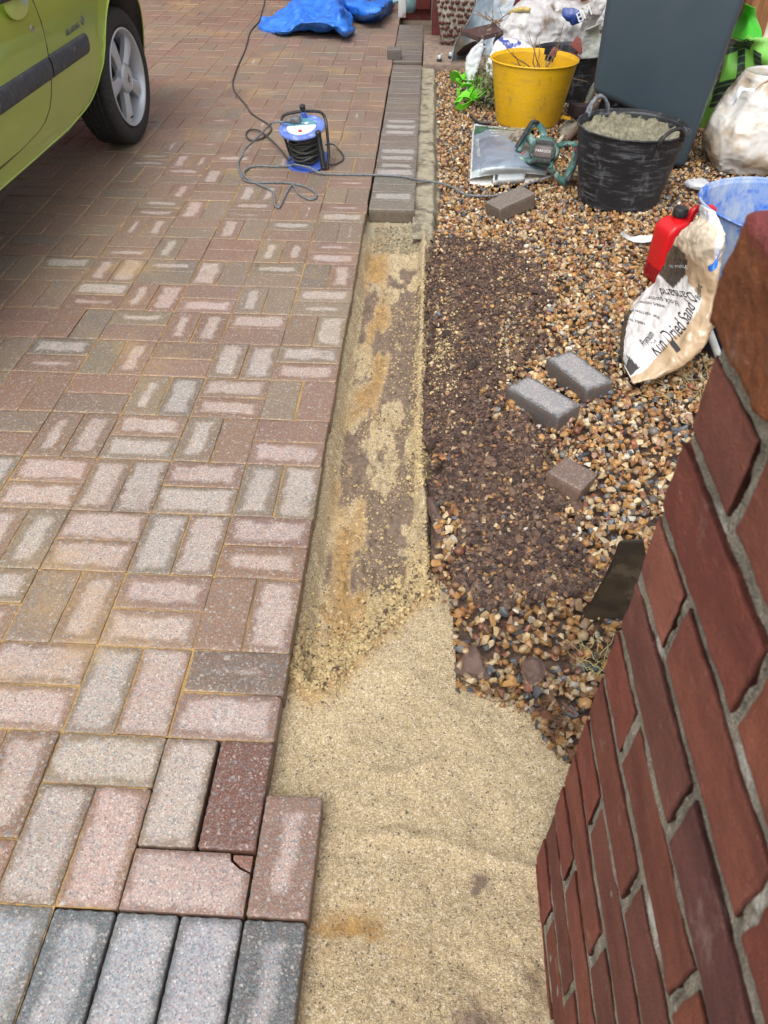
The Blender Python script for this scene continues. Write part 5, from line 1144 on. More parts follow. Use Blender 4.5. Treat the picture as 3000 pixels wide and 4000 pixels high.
ribbon(m, [G1(460, 600, .0), G1(490, 590, .05), G1(530, 620, .05), G1(520, 650, .02)], .03, tw0=.2, tw1=.8)
for sd_i, (a, b) in enumerate(((400, 640), (470, 640), (440, 760), (500, 740), (440, 830), (570, 770), (520, 700))):
    rg = np.random.default_rng(40+sd_i); base = np.array(CB(a, b, z=.015)); ph = rg.uniform(0, 6.3)
    ribbon(m, [tuple(base+np.array((.045*math.cos(ph+t), .060*math.sin(ph+t), .02*math.sin(2*t+ph)+.01))) for t in np.linspace(0, rg.uniform(3, 5.2), 7)], .036, tw0=rg.uniform(0, 1), tw1=rg.uniform(.5, 2))
tag(m.build('green_straps', SG, origin=G1(450, 760, -.03)), 'tangle of lime green webbing straps on the gravel left of the yellow tub', 'straps')
cable('hose_piece', [G1(440, 730, .03), G1(520, 770, .02), G1(600, 805, .01), G1(675, 855, .0)], .009, MT['blackpl'], 'short straight black hose piece lying over the green straps', 5, 'hose')
cable('hose_piece', [G1(492, 930, .02), G1(520, 965, .005), G1(570, 995, -.01), G1(660, 1000, -.01)], .009, MT['blackpl'], 'curved black hose piece beside the corner of the grey cement bag', 5, 'hose')

# ------------------------------------------------------------------ grey bag of cement lying flat
CB_C = [[CB(490, 1450, z=-.015), CB(640, 1420, z=.012), CB(900, 1405, z=.015), CB(1110, 1420, z=-.01)],
        [CB(492, 1360, z=.01), CB(640, 1335, z=.055), CB(900, 1320, z=.06), CB(1100, 1340, z=.02)],
        [CB(500, 1200, z=.02), CB(640, 1180, z=.065), CB(880, 1170, z=.07), CB(1010, 1190, z=.03)],
        [CB(510, 1090, z=.015), CB(640, 1060, z=.06), CB(800, 1060, z=.055), CB(960, 1080, z=.02)],
        [CB(520, 1000, z=-.01), CB(640, 1015, z=.01), CB(800, 1030, z=.01), CB(930, 1040, z=-.01)]]
Vg = crumple(net(CB_C, 96, 96), .006, 16, 3); nu_, nv_ = Vg.shape[:2]; uu, vv = np.meshgrid(np.linspace(0, 1, nu_), np.linspace(0, 1, nv_), indexing='ij')
col = np.zeros((nu_, nv_, 3))+np.array((.22, .27, .34))
col[(uu < .17+.03*np.sin(vv*5))] = (.50, .56, .59); col[vv < .045] = (.62, .66, .66); g_ = (uu > .70+.10*np.sin(vv*2.6)) & (uu < .95); col[g_ & (vv > .06)] = (.02, .10, .07); col[uu > .95] = (.50, .54, .56)
col *= (1-.30*sstep(.5, .7, fbm(Vg*9, 4, 4)))[..., None]
Vb = Vg.copy(); Vb[..., 2] = -.036; V = np.concatenate([Vg.reshape(-1, 3), Vb.reshape(-1, 3)]); Fq = gridfaces(nu_, nv_); k_ = nu_*nv_
idx = np.arange(k_).reshape(nu_, nv_); rim = np.concatenate([idx[:, 0], idx[-1, 1:], idx[-2::-1, -1], idx[0, -2:0:-1]]); i = np.arange(len(rim)); sideF = np.stack([rim[i], rim[(i+1) % len(rim)], k_+rim[(i+1) % len(rim)], k_+rim[i]], -1)
tt = np.concatenate([col.reshape(-1, 3), np.zeros((k_, 3))+.55]); cbag = npmesh('cement_bag', V, np.concatenate([Fq, Fq[:, ::-1]+k_, sideF]), PL, attrs=dict(tint=np.c_[tt, np.ones(len(tt))]), origin=(.50, 3.0, -.036))
tag(cbag, 'grey and white plastic mortar bag with a dark green band under the saw', 'cement bag')
def onbag(u0, v0, us, vs_, rot=0):
    def f(p):
        c, s_ = math.cos(rot), math.sin(rot); x, y = p.x*c-p.y*s_, p.x*s_+p.y*c
        u = min(.999, max(0, u0+y*us))*(nu_-1); v = min(.999, max(0, v0+x*vs_))*(nv_-1); i0, j0 = int(u), int(v); a, b = u-i0, v-j0
        q = Vg[i0, j0]*(1-a)*(1-b)+Vg[min(i0+1, nu_-1), j0]*a*(1-b)+Vg[i0, min(j0+1, nv_-1)]*(1-a)*b+Vg[min(i0+1, nu_-1), min(j0+1, nv_-1)]*a*b
        return Vector((q[0]-.50, q[1]-3.0, q[2]+.036+.0022+p.z))
    return f
WP = simple('white print', (.68, .72, .72), None, 5, .5, 0)
text('logo_text', 'Heidelberg', .034, None, WP, cbag, fn=onbag(.875, .63, 1.2, 3.0), ext=.0003); text('logo_text', 'Materials', .034, None, WP, cbag, fn=onbag(.835, .62, 1.2, 3.0), ext=.0003)
text('logo_mark', 'D', .05, None, WP, cbag, fn=onbag(.855, .43, 1.2, 3.0), ext=.0003); text('logo_mark', 'C', .05, None, WP, cbag, fn=onbag(.855, .36, 1.2, 3.0), ext=.0003)
for i_, s_ in enumerate(('Repair mortar', 'quick setting', 'high strength')): text('print_line', s_, .028, None, WP, cbag, fn=onbag(.74-.05*i_, .58, 1.2, 3.0), ext=.0002)
text('side_print', 'mortar repair', .040, None, WP, cbag, fn=onbag(.50, .17, 1.2, 3.0, -1.5), ext=.0002)

# ------------------------------------------------------------------ green electric saw
SGN = simple('dusty dark green machine plastic', (.035, .105, .095), (.05, .14, .125), 22, .5, .25, dirt=(.27, .36, .33), dirtscale=14, dirtlo=.50, dirthi=.66)
SBK = simple('dusty black machine plastic', (.02, .022, .024), (.035, .035, .035), 30, .55, .3, dirt=(.20, .20, .19), dirtscale=26, dirtlo=.54, dirthi=.70)
saw = tag(empty('circular_saw', tuple(CE(600, 1100, z=-.03))), 'dusty dark green electric saw with two loop handles lying on the grey bag', 'power tool'); so = Vector(saw.location)
E_ = lambda a, b, z: tuple(CE(a, b, z=z))
def sp_(mb, name, mat, par=saw): o = mb.build(name, mat); o.data.transform(Matrix.Translation(-so)); o.parent = par; return o
body_c = Vector(E_(730, 800, .10)); tocam = Vector(CAM)-body_c; axd = Vector((-.22, -.80, .42)).normalized()
Ms = frame(body_c-axd*.045, (1, -.28, 0), ez=axd)
m = MB(); m.lathe([(0, 0), (.045, 0), (.064, .006), (.069, .02), (.069, .055), (.064, .066), (.058, .07), (.0, .07)], rot=Ms, n=40, squash=.92); sp_(m, 'motor_housing', SGN)
m = MB(); m.prism([(.060*math.cos(t)*(1), .052*math.sin(t)) for t in np.linspace(.39, .39+2*math.pi, 9)[:-1]], .022, Ms @ Matrix.Translation((0, -.008, .066)), .005)
for k in range(11):
    for sg in (-1, 1): m.box((0, 0, 0), (.0045, .018, .016), rot=Ms @ Matrix.Translation((-.040+.008*k, -.008+sg*.040, .086)), bev=.001)
cap_ = sp_(m, 'vent_cap', SBK)
m = MB(); m.prism([(-.040, -.017), (-.034, -.023), (.034, -.023), (.040, -.017), (.040, .017), (.034, .023), (-.034, .023), (-.040, .017)], .004, Ms @ Matrix.Translation((0, -.008, .088)), .001); sp_(m, 'name_plate', simple('brown dusty plate', (.10, .075, .07), (.14, .11, .1), 30, .6, .2))
tx = text('plate_text', 'PARKSIDE', .0165, Ms @ Matrix.Translation((0, -.006, .0935)), simple('pale lettering', (.62, .64, .62), None, 5, .5, 0), ext=.0004); tx.data.transform(Matrix.Translation(-so)); tx.parent = saw
def loop(pts, r, name, mat, closed=True, flat=.62, n_=4): m = MB(); m.tube(cr(pts, n_, closed), r, 10, closed=closed, flat=flat); return sp_(m, name, mat)
loop([E_(960, 720, .10), E_(1080, 665, .10), E_(1235, 690, .10), E_(1245, 800, .09), E_(1215, 960, .07), E_(1120, 1170, .03), E_(1090, 1290, .0), E_(1010, 1265, .0), E_(900, 1150, .02), E_(830, 1060, .05), E_(860, 880, .08)], .0175, 'rear_handle', SGN)
loop([E_(1252, 720, .105), E_(1262, 860, .095), E_(1215, 1020, .06), E_(1130, 1230, .02), E_(1085, 1310, -.005)], .012, 'rear_grip', SBK, False)
loop([E_(620, 650, .12), E_(720, 560, .13), E_(700, 450, .15), E_(610, 350, .165), E_(530, 370, .16), E_(440, 500, .13), E_(390, 600, .11), E_(330, 740, .09), E_(300, 800, .07)], .0165, 'front_handle', SGN, False)
loop([E_(625, 330, .178), E_(545, 305, .178), E_(470, 420, .155), E_(400, 530, .135), E_(330, 640, .115), E_(270, 740, .09)], .012, 'front_grip', SBK, False)
loop([E_(260, 810, .06), E_(300, 900, .055), E_(420, 930, .06), E_(540, 950, .065), E_(640, 900, .085)], .021, 'base_arm', SGN, False)
loop([E_(175, 820, .06), E_(215, 900, .05), E_(290, 930, .045), E_(350, 940, .045)], .012, 'front_bumper', SBK, False)
m = MB(); m.tube([E_(500, 590, .11), E_(590, 690, .10)], [.022, .018], 14); sp_(m, 'side_knob', SGN)
m = MB(); m.tube([E_(350, 1000, .04), E_(430, 1035, .03)], [.018, .02], 14); sp_(m, 'locking_wheel', SBK)
for p, nm in ((E_(1175, 762, .118), 'x'), (E_(1238, 768, .118), 'y'), (E_(375, 820, .085), 'z')):
    m = MB(); m.lathe([(0, .005), (.005, .004), (.006, 0)], rot=frame(p, (1, 0, 0), ez=axd), n=14); sp_(m, 'red_button', simple('red button plastic', (.40, .03, .03), None, 5, .4, 0))
# blade guard, a dished metal crescent
gc = Vector(E_(250, 600, .085)); Mg = frame(gc, (.15, .75, .6), ez=(-.70, -.60, .38)); m = MB(); ring = []
for t in np.linspace(-2.2, 1.7, 34):
    c, s_ = math.cos(t), math.sin(t); ring.append([m.b.verts.new(Mg @ Vector((r_*c, r_*s_, z_))) for r_, z_ in ((.014, .0), (.045, .0), (.054, -.003), (.057, -.012), (.054, -.022), (.051, -.022), (.051, -.010), (.043, -.006), (.014, -.006))])
for A_, B_ in zip(ring, ring[1:]):
    for k in range(9): m.b.faces.new((A_[k], A_[(k+1) % 9], B_[(k+1) % 9], B_[k]))
m.b.faces.new(ring[0][::-1]); m.b.faces.new(ring[-1])
sp_(m, 'blade_guard', simple('rusty mortar crusted metal', (.30, .26, .20), (.14, .10, .08), 35, .8, .5, .002, Metallic=.2))
# trowel, brown pole, brown block, yellow chip near the tubs
sh = tag(empty('garden_trowel', (1.0, 3.75, -.02)), 'muddy grey trowel with a pale handle between the yellow and black tubs', 'trowel')
sc_ = [[CE(930, 470, z=.0), CE(980, 500, z=-.015), CE(1010, 545, z=.0)], [CE(1010, 370, z=.02), CE(1080, 430, z=.0), CE(1130, 520, z=.02)], [CE(1110, 290, z=.025), CE(1180, 350, z=.0), CE(1230, 430, z=.03)], [CE(1230, 285, z=.02), CE(1250, 320, z=.01), CE(1265, 360, z=.02)]]
addp(sheetnet('blade', None, None, sc_, simple('mud crusted steel', (.26, .235, .185), (.14, .125, .095), 28, .85, .5, .002), 30, 30, .002, 20, 2, .003), sh)
m = MB(); m.tube([tuple(CE(1025, 560, z=.03)), tuple(CE(965, 635, z=.03))], [.011, .009], 12); addp(m.build('handle', simple('pale worn handle', (.55, .47, .38), (.4, .34, .27), 40, .7, .3)), sh)
cable('brown_pole', [tuple(CE(1060, 640, z=.0)), tuple(CE(1250, 440, z=.02)), tuple(CE(1480, 160, z=.05)), tuple(CE(1590, 20, z=.07))], .016, simple('rusty brown pole', (.10, .06, .045), (.16, .10, .07), 30, .8, .4), 'rusty brown pole leaning behind the mortar tub', 4, 'pole')
m = MB(); m.box(tuple(CE(1370, 130, z=-.0)), (.16, .10, .06), (0, .1, .35), bev=.006); tag(m.build('dark_block', simple('dark brown block', (.055, .035, .04), None, 20, .8, .3), origin=tuple(CE(1370, 130, z=-.03))), 'dark brown block on the gravel behind the brown pole', 'brick')
m = MB(); m.box(tuple(CE(1080, 250, z=-.0)), (.055, .03, .008), (.2, .1, -.4), bev=.002); tag(m.build('yellow_fragment', TYE, origin=tuple(CE(1080, 250, z=-.02))), 'small broken piece of yellow plastic on the gravel', 'fragment')

# ------------------------------------------------------------------ red fuel can
fc0 = np.array([1.086, 2.055]); e1 = Vector((.30, -.954, 0)); e2 = Vector((.954, .30, 0)); can = tag(empty('fuel_can', (fc0[0], fc0[1], -.035)), 'red plastic fuel can with black screw cap behind the sand sack', 'fuel can')
Mc = Matrix(((e2.x, e1.x, 0, 0), (e2.y, e1.y, 0, 0), (0, 0, 1, 0), (0, 0, 0, 1)))
n = N('red translucent plastic'); zz_ = n.sep(n.tc)[2]; RED = n.done(n.mix(n.mr(zz_, .062, .070), (.30, .004, .012), (.62, .008, .012)), .38, n.bump(n.noise(60, 3), .1, .001), Coat_Weight=.2)
def can_prism(poly, d0, d1, bev): 
    bb = bmesh.new(); v0 = [bb.verts.new(Mc @ Vector((s_, d0, z))) for s_, z in poly]; v1 = [bb.verts.new(Mc @ Vector((s_, d1, z))) for s_, z in poly]; bb.faces.new(v0); bb.faces.new(v1[::-1])
    for i in range(len(poly)): j = (i+1) % len(poly); bb.faces.new((v0[i], v1[i], v1[j], v0[j]))
    bmesh.ops.recalc_face_normals(bb, faces=bb.faces); bmesh.ops.bevel(bb, geom=list(bb.edges), offset=bev, segments=4, affect='EDGES', profile=.5); m = MB(); m.b.free(); m.b = bb; return m
can_prism([(0, 0), (.20, 0), (.20, .20), (.12, .215), (.075, .235), (.02, .225), (0, .20)], 0, .105, .016).build('can_body', RED, can, sharp=60)
m = MB(); m.tube([Mc @ Vector(p) for p in cr([(.105, .05, .21), (.115, .05, .255), (.15, .05, .262), (.185, .05, .255), (.198, .05, .235), (.19, .05, .17)], 5)], .014, 12); m.build('handle', RED, can)
m = MB(); m.lathe([(.024, .22), (.024, .238), (.019, .24), (.019, .247)], c=Mc @ Vector((.062, .05, 0)), n=28); m.build('neck', RED, can)
m = MB(); pr = [(0, .262)]; m.lathe([(.024, .242), (.0265, .244), (.0265, .266), (.024, .270), (0, .271)], c=Mc @ Vector((.062, .05, 0)), n=28); cp_ = m.build('cap', MT['blackpl'], can)
m = MB()
for k in range(3): m.box(tuple(Mc @ Vector((.0-.0005, .03+.022*k, .045))), (.003, .004, .05), (0, 0, math.atan2(e2.y, e2.x)), bev=.001)
o = m.build('moulded_rib', RED, can); o['kind'] = 'stuff'

# ------------------------------------------------------------------ blue bucket, metal frame, navy crate behind the wall
TBL = tub_material('blue rubber with cement wash', (.02, .13, .55), (.03, .16, .60), (.33, .42, .55), (.42, .47, .54), .40, .56, .5, (1.5, 1.5, 2.5))
bt = tag(empty('blue_tub', (1.42, 1.90, -.04)), 'blue flexible tub streaked with grey cement, half hidden by the brick wall', 'tub')
tub_mesh('tub_wall', bt, TBL, .18, .235, .345, wob=.02, dent=.03)
FRM = simple('white painted tube with rust', (.55, .57, .56), (.42, .44, .44), 20, .45, .2, dirt=(.22, .10, .04), dirtscale=14, dirtlo=.60, dirthi=.68)
fr = tag(empty('metal_frame', (1.11, 1.40, -.04)), 'rusting white tubular metal frame behind the sand sack', 'metal frame')
F_ = lambda a, b, z: tuple(CF(a, b, z=z))
for pts in ([F_(210, 680, -.02), F_(400, 430, .06), F_(520, 280, .12), F_(700, 40, .22), F_(860, -160, .30)], [F_(530, 280, .12), F_(600, 460, .07), F_(690, 700, .0), F_(760, 860, -.04)]):
    m = MB(); m.tube(cr(pts, 4), .0115, 12); addp(m.build('tube', FRM), fr)
m = MB(); m.box((1.30, 1.52, .06), (.24, .20, .19), (0, 0, .35), bev=.02, seg=3, taper=1.08); m.box((1.30, 1.52, .155), (.27, .23, .018), (0, 0, .35), bev=.006)
tag(m.build('navy_crate', simple('navy plastic', (.012, .016, .05), (.016, .02, .06), 20, .5, .1), origin=(1.30, 1.52, -.04)), 'dark navy plastic box in the gap behind the metal frame', 'box')

# ------------------------------------------------------------------ sack of kiln dried sand
D_ = lambda a, b, z: np.array(CD(a, b, z=z))
rows = [((290, 1800), (385, 1990), .0), ((280, 1500), (590, 1960), .03), ((360, 1310), (840, 1820), .085), ((545, 1130), (1010, 1620), .155), ((665, 940), (1110, 1330), .235), ((745, 780), (1120, 1060), .32), ((850, 650), (1150, 850), .385), ((950, 530), (1165, 680), .425), ((965, 440), (1090, 500), .455)]
thk = [.02, .065, .085, .09, .085, .075, .06, .035, .008]; stt = []
for (L_, R_, z), t_ in zip(rows, thk):
    l, r = D_(*L_, z), D_(*R_, z); c = (l+r)/2; wv = (r-l)/2; vd = c-CAM; vd /= np.linalg.norm(vd); stt.append((c+vd*t_*.6, wv, -vd*t_))
def scol(v, u):
    w_ = np.cos(u); f = np.sin(u) > -.6; c = np.zeros(v.shape+(3,))+np.array((.50, .36, .23))
    up = sstep(4.7, 5.6, v)[..., None]; c = c*(1-up)+np.array((.66, .56, .44))*up; nz = fbm(np.stack([v*1.7, u*2, v*0], -1), 4, 3); c = c*(.82+.36*nz)[..., None]
    lab = (w_ < .42+.08*np.sin(v*2.1)) & (v < 4.55-.9*(w_+1)*.5) & f; c[lab] = (.74, .71, .71)
    dark = f & (w_ < -.22-.22*np.abs(v-4.2)) & (v > 3.45) & (v < 5.0); c[dark] = (.060, .050, .046)
    d2 = f & (w_ < -.62-.1*v) & (v < 1.9); c[d2] = (.05, .045, .042)
    d2 = f & (v < .62+.25*w_) & (w_ < .35) & (v > .08); c[d2] = (.05, .045, .042)
    tp_ = v > 7.0; c[tp_] = (.68, .70, .76); rr = (np.abs(w_-.75) < .12) & (v > 5.6) & f; c[rr] = (.72, .72, .76)
    return c
sk, SV = bag('sand_sack', 'white and tan plastic sack of kiln dried sand leaning behind the brick wall', 'sand sack', stt, PL, 160, 160, .011, 17, 4, floor=-.035, col=scol)
sko = np.array(sk.location)
def onsack(v0, u0, kv, ku, rot=0, nst=8):
    """map text x along the sack, y round it (u measured as angle)"""
    n1, n2 = SV.shape[:2]
    def f(p):
        c, s_ = math.cos(rot), math.sin(rot); x, y = p.x*c-p.y*s_, p.x*s_+p.y*c
        v = np.clip((v0+x*kv)/nst, 0, .999)*(n1-1); u = ((u0+y*ku)/(2*math.pi) % 1)*n2; i0, j0 = int(v), int(u); a, b = v-i0, u-j0; i1 = min(i0+1, n1-1); j1 = (j0+1) % n2; j0 %= n2
        q = SV[i0, j0]*(1-a)*(1-b)+SV[i1, j0]*a*(1-b)+SV[i0, j1]*(1-a)*b+SV[i1, j1]*a*b; d = CAM-q; d /= np.linalg.norm(d)
        return Vector(q-sko+d*(.002+p.z))
    return f
INK = simple('black print', (.035, .032, .035), None, 5, .5, 0)
def px_sack(v, u): return None
text('print', 'Kiln Dried Sand', .045, None, INK, sk, fn=onsack(2.50, 1.30, 7.2, 12.5), ext=.0004)
text('print', 'Premium', .022, None, INK, sk, fn=onsack(1.62, 1.66, 7.2, 12.5), ext=.0003)
RT = math.pi*.5+.9
text('print', 'Dansand', .038, None, INK, sk, fn=onsack(3.42, 1.78, 7.2, 12.5, RT), ext=.0004)
text('print', 'block paving', .022, None, INK, sk, fn=onsack(2.92, 2.05, 7.2, 12.5, RT), ext=.0003)
for i_, s_ in enumerate(('weed resistant', 'for narrow joints', 'ready to use')): text('print', s_, .017, None, INK, sk, fn=onsack(2.52-.42*i_, 2.28, 7.2, 12.5, RT), ext=.0003)
text('print', 'Building', .020, None, INK, sk, fn=onsack(4.02, 1.22, 7.2, 12.5, .15), ext=.0003); text('print', 'Materials', .022, None, WP, sk, fn=onsack(4.25, 2.15, 7.2, 12.5, RT), ext=.0003)
m = MB(); pm = onsack(2.15, .95, 7.2, 12.5); q_ = [m.b.verts.new(pm(Vector(p))) for p in ((-.014, -.010, .001), (.010, -.010, .001), (.014, .016, .001), (-.010, .016, .001))]; m.b.faces.new(q_); m.build('print_block', INK, sk)
m = MB(); pm = onsack(.30, 2.1, 7.2, 12.5)
for k in range(9): q_ = [m.b.verts.new(pm(Vector(p))) for p in ((-.02+.005*k, -.018, .001), (-.02+.005*k+.0028, -.018, .001), (-.02+.005*k+.0028, .018, .001), (-.02+.005*k, .018, .001))]; m.b.faces.new(q_)
o = m.build('barcode', WP, sk); o['kind'] = 'stuff'
# torn blue edge near the wall
sheetnet('blue_plastic_scrap', 'torn strip of bright blue plastic beside the top of the sand sack', 'plastic scrap', [[D_(1030, 1000, .36), D_(1060, 1020, .37), D_(1110, 985, .38)], [D_(1030, 975, .37), D_(1085, 960, .385), D_(1120, 900, .39)], [D_(1060, 970, .37), D_(1100, 920, .39), D_(1150, 820, .40)]], TP, 16, 16, .004, 30, 2, .0015)
# ------------------------------------------------------------------ right: white carrier sack, green bag, paper scraps
st = [((1.86, 3.33, -.035), (.16, .05, 0), (.03, -.12, .0)), ((1.87, 3.34, .06), (.22, .06, 0), (.04, -.19, .0)), ((1.89, 3.36, .16), (.235, .07, 0), (.04, -.20, 0)), ((1.91, 3.38, .26), (.21, .06, .0), (.04, -.17, .0)), ((1.90, 3.38, .335), (.17, .05, 0), (.04, -.12, .0)), ((1.90, 3.37, .38), (.15, .05, 0), (.04, -.10, 0))]
n = N('thin white carrier bag'); CW = n.done(n.mix(n.mr(n.noise(5, 5, .6), .42, .6), (.64, .63, .61), (.48, .39, .29)), .35, n.bump(n.noise(26, 5), .4, .004), Coat_Weight=.2)
bag('carrier_sack', 'thin whitish plastic sack stuffed with rubbish right of the bin', 'sack', st, CW, 140, 160, .034, 5, 3, power=.8)
sheetnet('bag_handle', 'torn white handle strip on top of the carrier sack', 'plastic strip', [[CI(1060, 1700, z=.36), CI(1120, 1560, z=.39), CI(1190, 1420, z=.42), CI(1260, 1420, z=.42), CI(1400, 1440, z=.42), CI(1490, 1400, z=.43)], [CI(1110, 1700, z=.36), CI(1160, 1600, z=.39), CI(1230, 1490, z=.41), CI(1290, 1480, z=.41), CI(1400, 1500, z=.41), CI(1480, 1430, z=.42)]], WH, 8, 60, .004, 20, 1, .002)
st = [((1.80, 3.26, .34), (.03, .02, 0), (0, 0, .02)), ((1.86, 3.28, .37), (.04, .05, 0), (0, -.02, .04)), ((1.95, 3.30, .39), (.05, .07, 0), (0, -.02, .05)), ((2.05, 3.33, .40), (.03, .06, 0), (0, 0, .04))]
bag('brown_paper', 'crumpled brown paper poking out of the carrier sack', 'paper', st, simple('brown kraft paper', (.45, .29, .17), (.36, .22, .13), 10, .8, .3), 40, 40, .018, 14, 5)
GGm = N('lime woven bag'); GPL = plastic('green printed bag', .5)
gn_ = [[CI(560, 2080, z=-.03), CI(760, 2060, z=-.03), CI(1000, 2040, z=-.03), CI(1250, 2040, z=-.03), CI(1700, 2040, z=-.03), CI(2000, 2040, z=-.03)],
       [CI(640, 1780, z=.08), CI(800, 1760, z=.09), CI(1000, 1720, z=.09), CI(1250, 1650, z=.09), CI(1600, 1600, z=.08), CI(2000, 1600, z=.06)],
       [CI(780, 1380, z=.20), CI(900, 1300, z=.24), CI(1100, 1250, z=.26), CI(1300, 1200, z=.27), CI(1600, 1200, z=.25), CI(1950, 1250, z=.22)],
       [CI(900, 900, z=.30), CI(1000, 860, z=.36), CI(1150, 800, z=.38), CI(1300, 760, z=.40), CI(1550, 900, z=.36), CI(1850, 1000, z=.30)],
       [CI(1000, 560, z=.34), CI(1090, 560, z=.42), CI(1250, 640, z=.44), CI(1400, 660, z=.45), CI(1650, 690, z=.40), CI(1850, 760, z=.34)],
       [CI(1050, 300, z=.40), CI(1150, 400, z=.46), CI(1280, 520, z=.46), CI(1450, 600, z=.46), CI(1600, 600, z=.42), CI(1800, 680, z=.36)]]
Vg = crumple(net(gn_, 120, 120), .014, 6, 3); a1, a2 = Vg.shape[:2]
px = lambda P_: np.stack([1500+FPX*((P_-CAM)@_R)/((P_-CAM)@_f), 2000-FPX*((P_-CAM)@_U)/((P_-CAM)@_f)], -1)
# printed dark emblem laid out on the cloth in its own u,v
uu, vv = np.meshgrid(np.linspace(0, 1, a1), np.linspace(0, 1, a2), indexing='ij')
col = np.zeros((a1, a2, 3))+np.array((.25, .68, .10)); col *= (.85+.3*fbm(Vg*5, 3, 3))[..., None]
D = (np.abs(uu-.30) < .09) & (vv > .08) & (vv < .62); D |= (np.abs(uu-.66) < .085) & (vv > .06) & (vv < .66); D |= (np.abs(vv-.52) < .075) & (uu > .2) & (uu < .78); D |= (np.abs(vv-.12) < .05) & (uu > .3) & (uu < .66); D |= (np.abs(vv-.75) < .05) & (uu > .15) & (uu < .62)
ln_ = (np.abs((uu*36) % 2-1) < .12) & D; col[D] = (.035, .055, .045); col[ln_] = (.16, .36, .12)
o = npmesh('green_bag', Vg.reshape(-1, 3), gridfaces(a1, a2), GPL, attrs=dict(tint=np.c_[col.reshape(-1, 3), np.ones(a1*a2)]), origin=(1.9, 4.2, -.03)); o.modifiers.new('s', 'SOLIDIFY').thickness = .003
tag(o, 'lime green woven bag with a large dark emblem right of the bin', 'bag')
sheetnet('green_bag_flap', 'bright green folded flap standing at the top of the lime bag', 'bag flap', [[CI(1080, 600, z=.42), CI(1150, 400, z=.47), CI(1250, 170, z=.55), CI(1280, 60, z=.6)], [CI(1300, 660, z=.44), CI(1330, 450, z=.48), CI(1370, 250, z=.53), CI(1410, 110, z=.58)], [CI(1560, 660, z=.42), CI(1540, 500, z=.46), CI(1470, 300, z=.5), CI(1430, 120, z=.57)]], simple('vivid green cloth', (.05, .55, .01), (.07, .6, .03), 10, .5, .15), 40, 40, .006, 10, 3, .003)
for nm, lb, cs in (('paper_scrap', 'white torn paper scrap on the gravel below the carrier sack', [[(240, 430), (360, 500), (530, 520)], [(330, 380), (430, 430), (620, 470)], [(500, 350), (590, 370), (650, 430)]]), ('paper_strip', 'narrow white torn plastic strip left of the red fuel can', None)):
    if cs: sheetnet(nm, lb, 'scrap', [[crop(.2712, 2600, 600)(a, b, z=-.012+.02*(i_ == 1)) for a, b in r_] for i_, r_ in enumerate(cs)], WH, 24, 24, .008, 25, 2, .0012)
    else: sheetnet(nm, lb, 'scrap', [[CD(275, 700, z=-.015), CD(340, 745, z=-.015), CD(440, 770, z=-.015), CD(560, 760, z=-.02)], [CD(280, 672, z=-.0), CD(370, 715, z=.0), CD(450, 705, z=.0), CD(560, 705, z=-.0)]], WH, 12, 40, .006, 40, 3, .0012)
# ------------------------------------------------------------------ slate, felt scraps, weeds, straw
sl_ = MB(); Y_ = .357; q = [crop(.7233, 1800, 1600)(a, b, Y=Y_) for a, b in ((650, 1152), (700, 1050), (780, 905), (835, 780), (850, 728), (875, 716), (985, 713), (1020, 900), (1000, 1140), (840, 1142))]
vs = [sl_.b.verts.new(p) for p in q]; f_ = sl_.b.faces.new(vs); q_ = bmesh.ops.extrude_face_region(sl_.b, geom=[f_])
for g in q_['geom']:
    if isinstance(g, bmesh.types.BMVert): g.co += Vector((.002, .009, 0))
bmesh.ops.bevel(sl_.b, geom=list(sl_.b.edges), offset=.002, segments=2, affect='EDGES')
tag(sl_.build('slate', simple('dark wet slate', (.030, .024, .018), (.05, .036, .022), 20, .45, .5, .002, dirt=(.07, .05, .03), dirtscale=14, dirtlo=.52), origin=(.66, .42, -.12)), 'dark pointed slate standing on edge in the gravel against the brick wall', 'slate')
FE = simple('brown soil-caked membrane', (.135, .085, .07), (.10, .062, .05), 24, .95, .7, .002, dirt=(.20, .15, .11), dirtscale=60, dirtlo=.58)
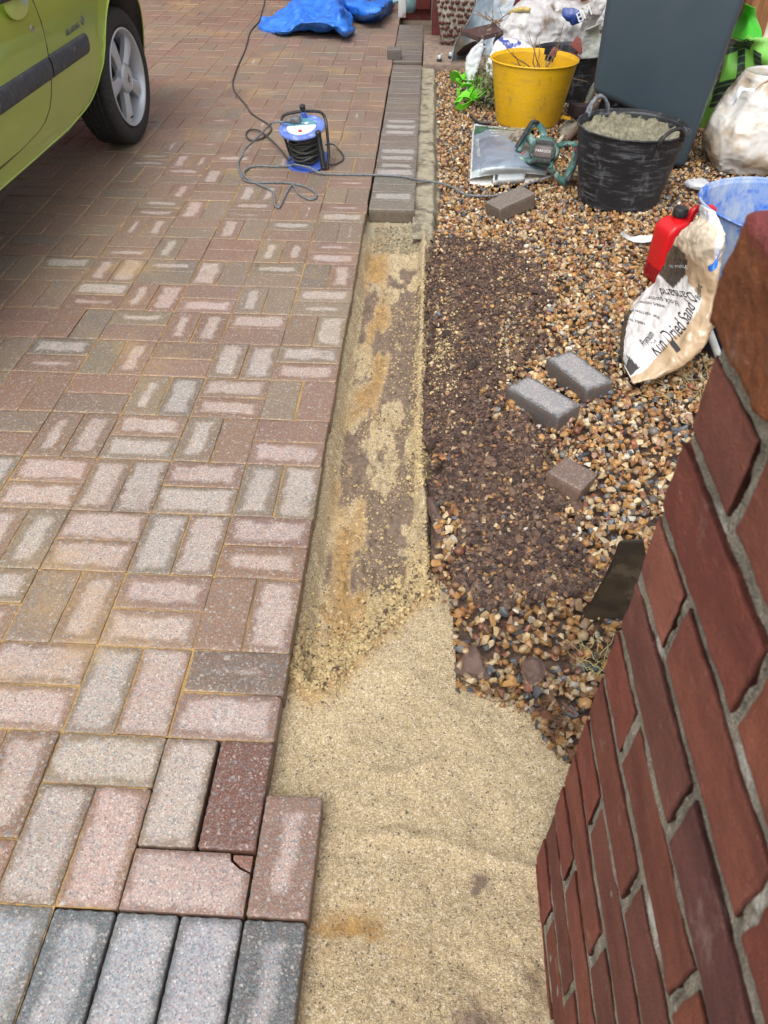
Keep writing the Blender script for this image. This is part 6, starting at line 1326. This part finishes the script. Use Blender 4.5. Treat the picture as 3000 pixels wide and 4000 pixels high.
S_ = crop(.7833, 1100, 1800)
def P4(l): return [[S_(a, b, z=z) for a, b, z in r_] for r_ in l]
sheetnet('membrane_scrap', 'pointed brown membrane scrap between the pale sand and the gravel', 'membrane', P4([[(855, 1045, -.062), (930, 1085, -.065), (1000, 1112, -.065), (1050, 1115, -.065)], [(890, 990, -.045), (950, 1020, -.035), (1000, 1050, -.04), (1040, 1070, -.05)], [(935, 925, -.04), (960, 935, -.02), (990, 985, -.025), (1020, 1040, -.05)], [(950, 915, -.04), (965, 920, -.03), (990, 965, -.03), (1010, 1010, -.055)]]), FE, 40, 40, .004, 40, 2, .002)
sheetnet('membrane_scrap', 'torn brown membrane scrap among the stones nearer the wall', 'membrane', P4([[(1190, 1060, -.055), (1220, 1100, -.06), (1270, 1125, -.06)], [(1200, 1010, -.03), (1255, 1040, -.02), (1310, 1060, -.04)], [(1215, 985, -.035), (1265, 975, -.03), (1320, 1000, -.045)]]), FE, 30, 30, .007, 40, 5, .002)
sheetnet('membrane_edge', 'long brown membrane edge showing between the trench and the soil', 'membrane', P4([[(710, 200, -.055), (745, 300, -.06), (775, 400, -.06), (800, 480, -.065)], [(735, 180, -.035), (785, 290, -.035), (815, 380, -.035), (835, 470, -.04)], [(770, 200, -.045), (805, 290, -.045), (830, 380, -.045), (850, 460, -.05)]]), FE, 30, 60, .006, 30, 6, .002)
GRS = simple('dry grass', (.30, .30, .12), (.42, .36, .2), 60, .8, .2)
twigs('weed_tuft', 'small tuft of pale weeds by the foot of the slate and the wall', (.632, .235, -.05), 26, .060, .0011, GRS, .022, .2, 21, 'weeds')
twigs('dry_straw', 'loose dry straw on the gravel under the sand sack', (1.08, 1.27, -.03), 50, .11, .0013, simple('straw', (.45, .36, .18), (.3, .22, .11), 60, .8, .2), .05, .03, 22, 'straw')
twigs('fine_roots', 'fine brown roots among stones at the wall foot', (.53, .12, -.055), 45, .06, .0007, simple('root', (.16, .08, .04), None, 60, .8, .2), .03, .05, 23, 'roots')
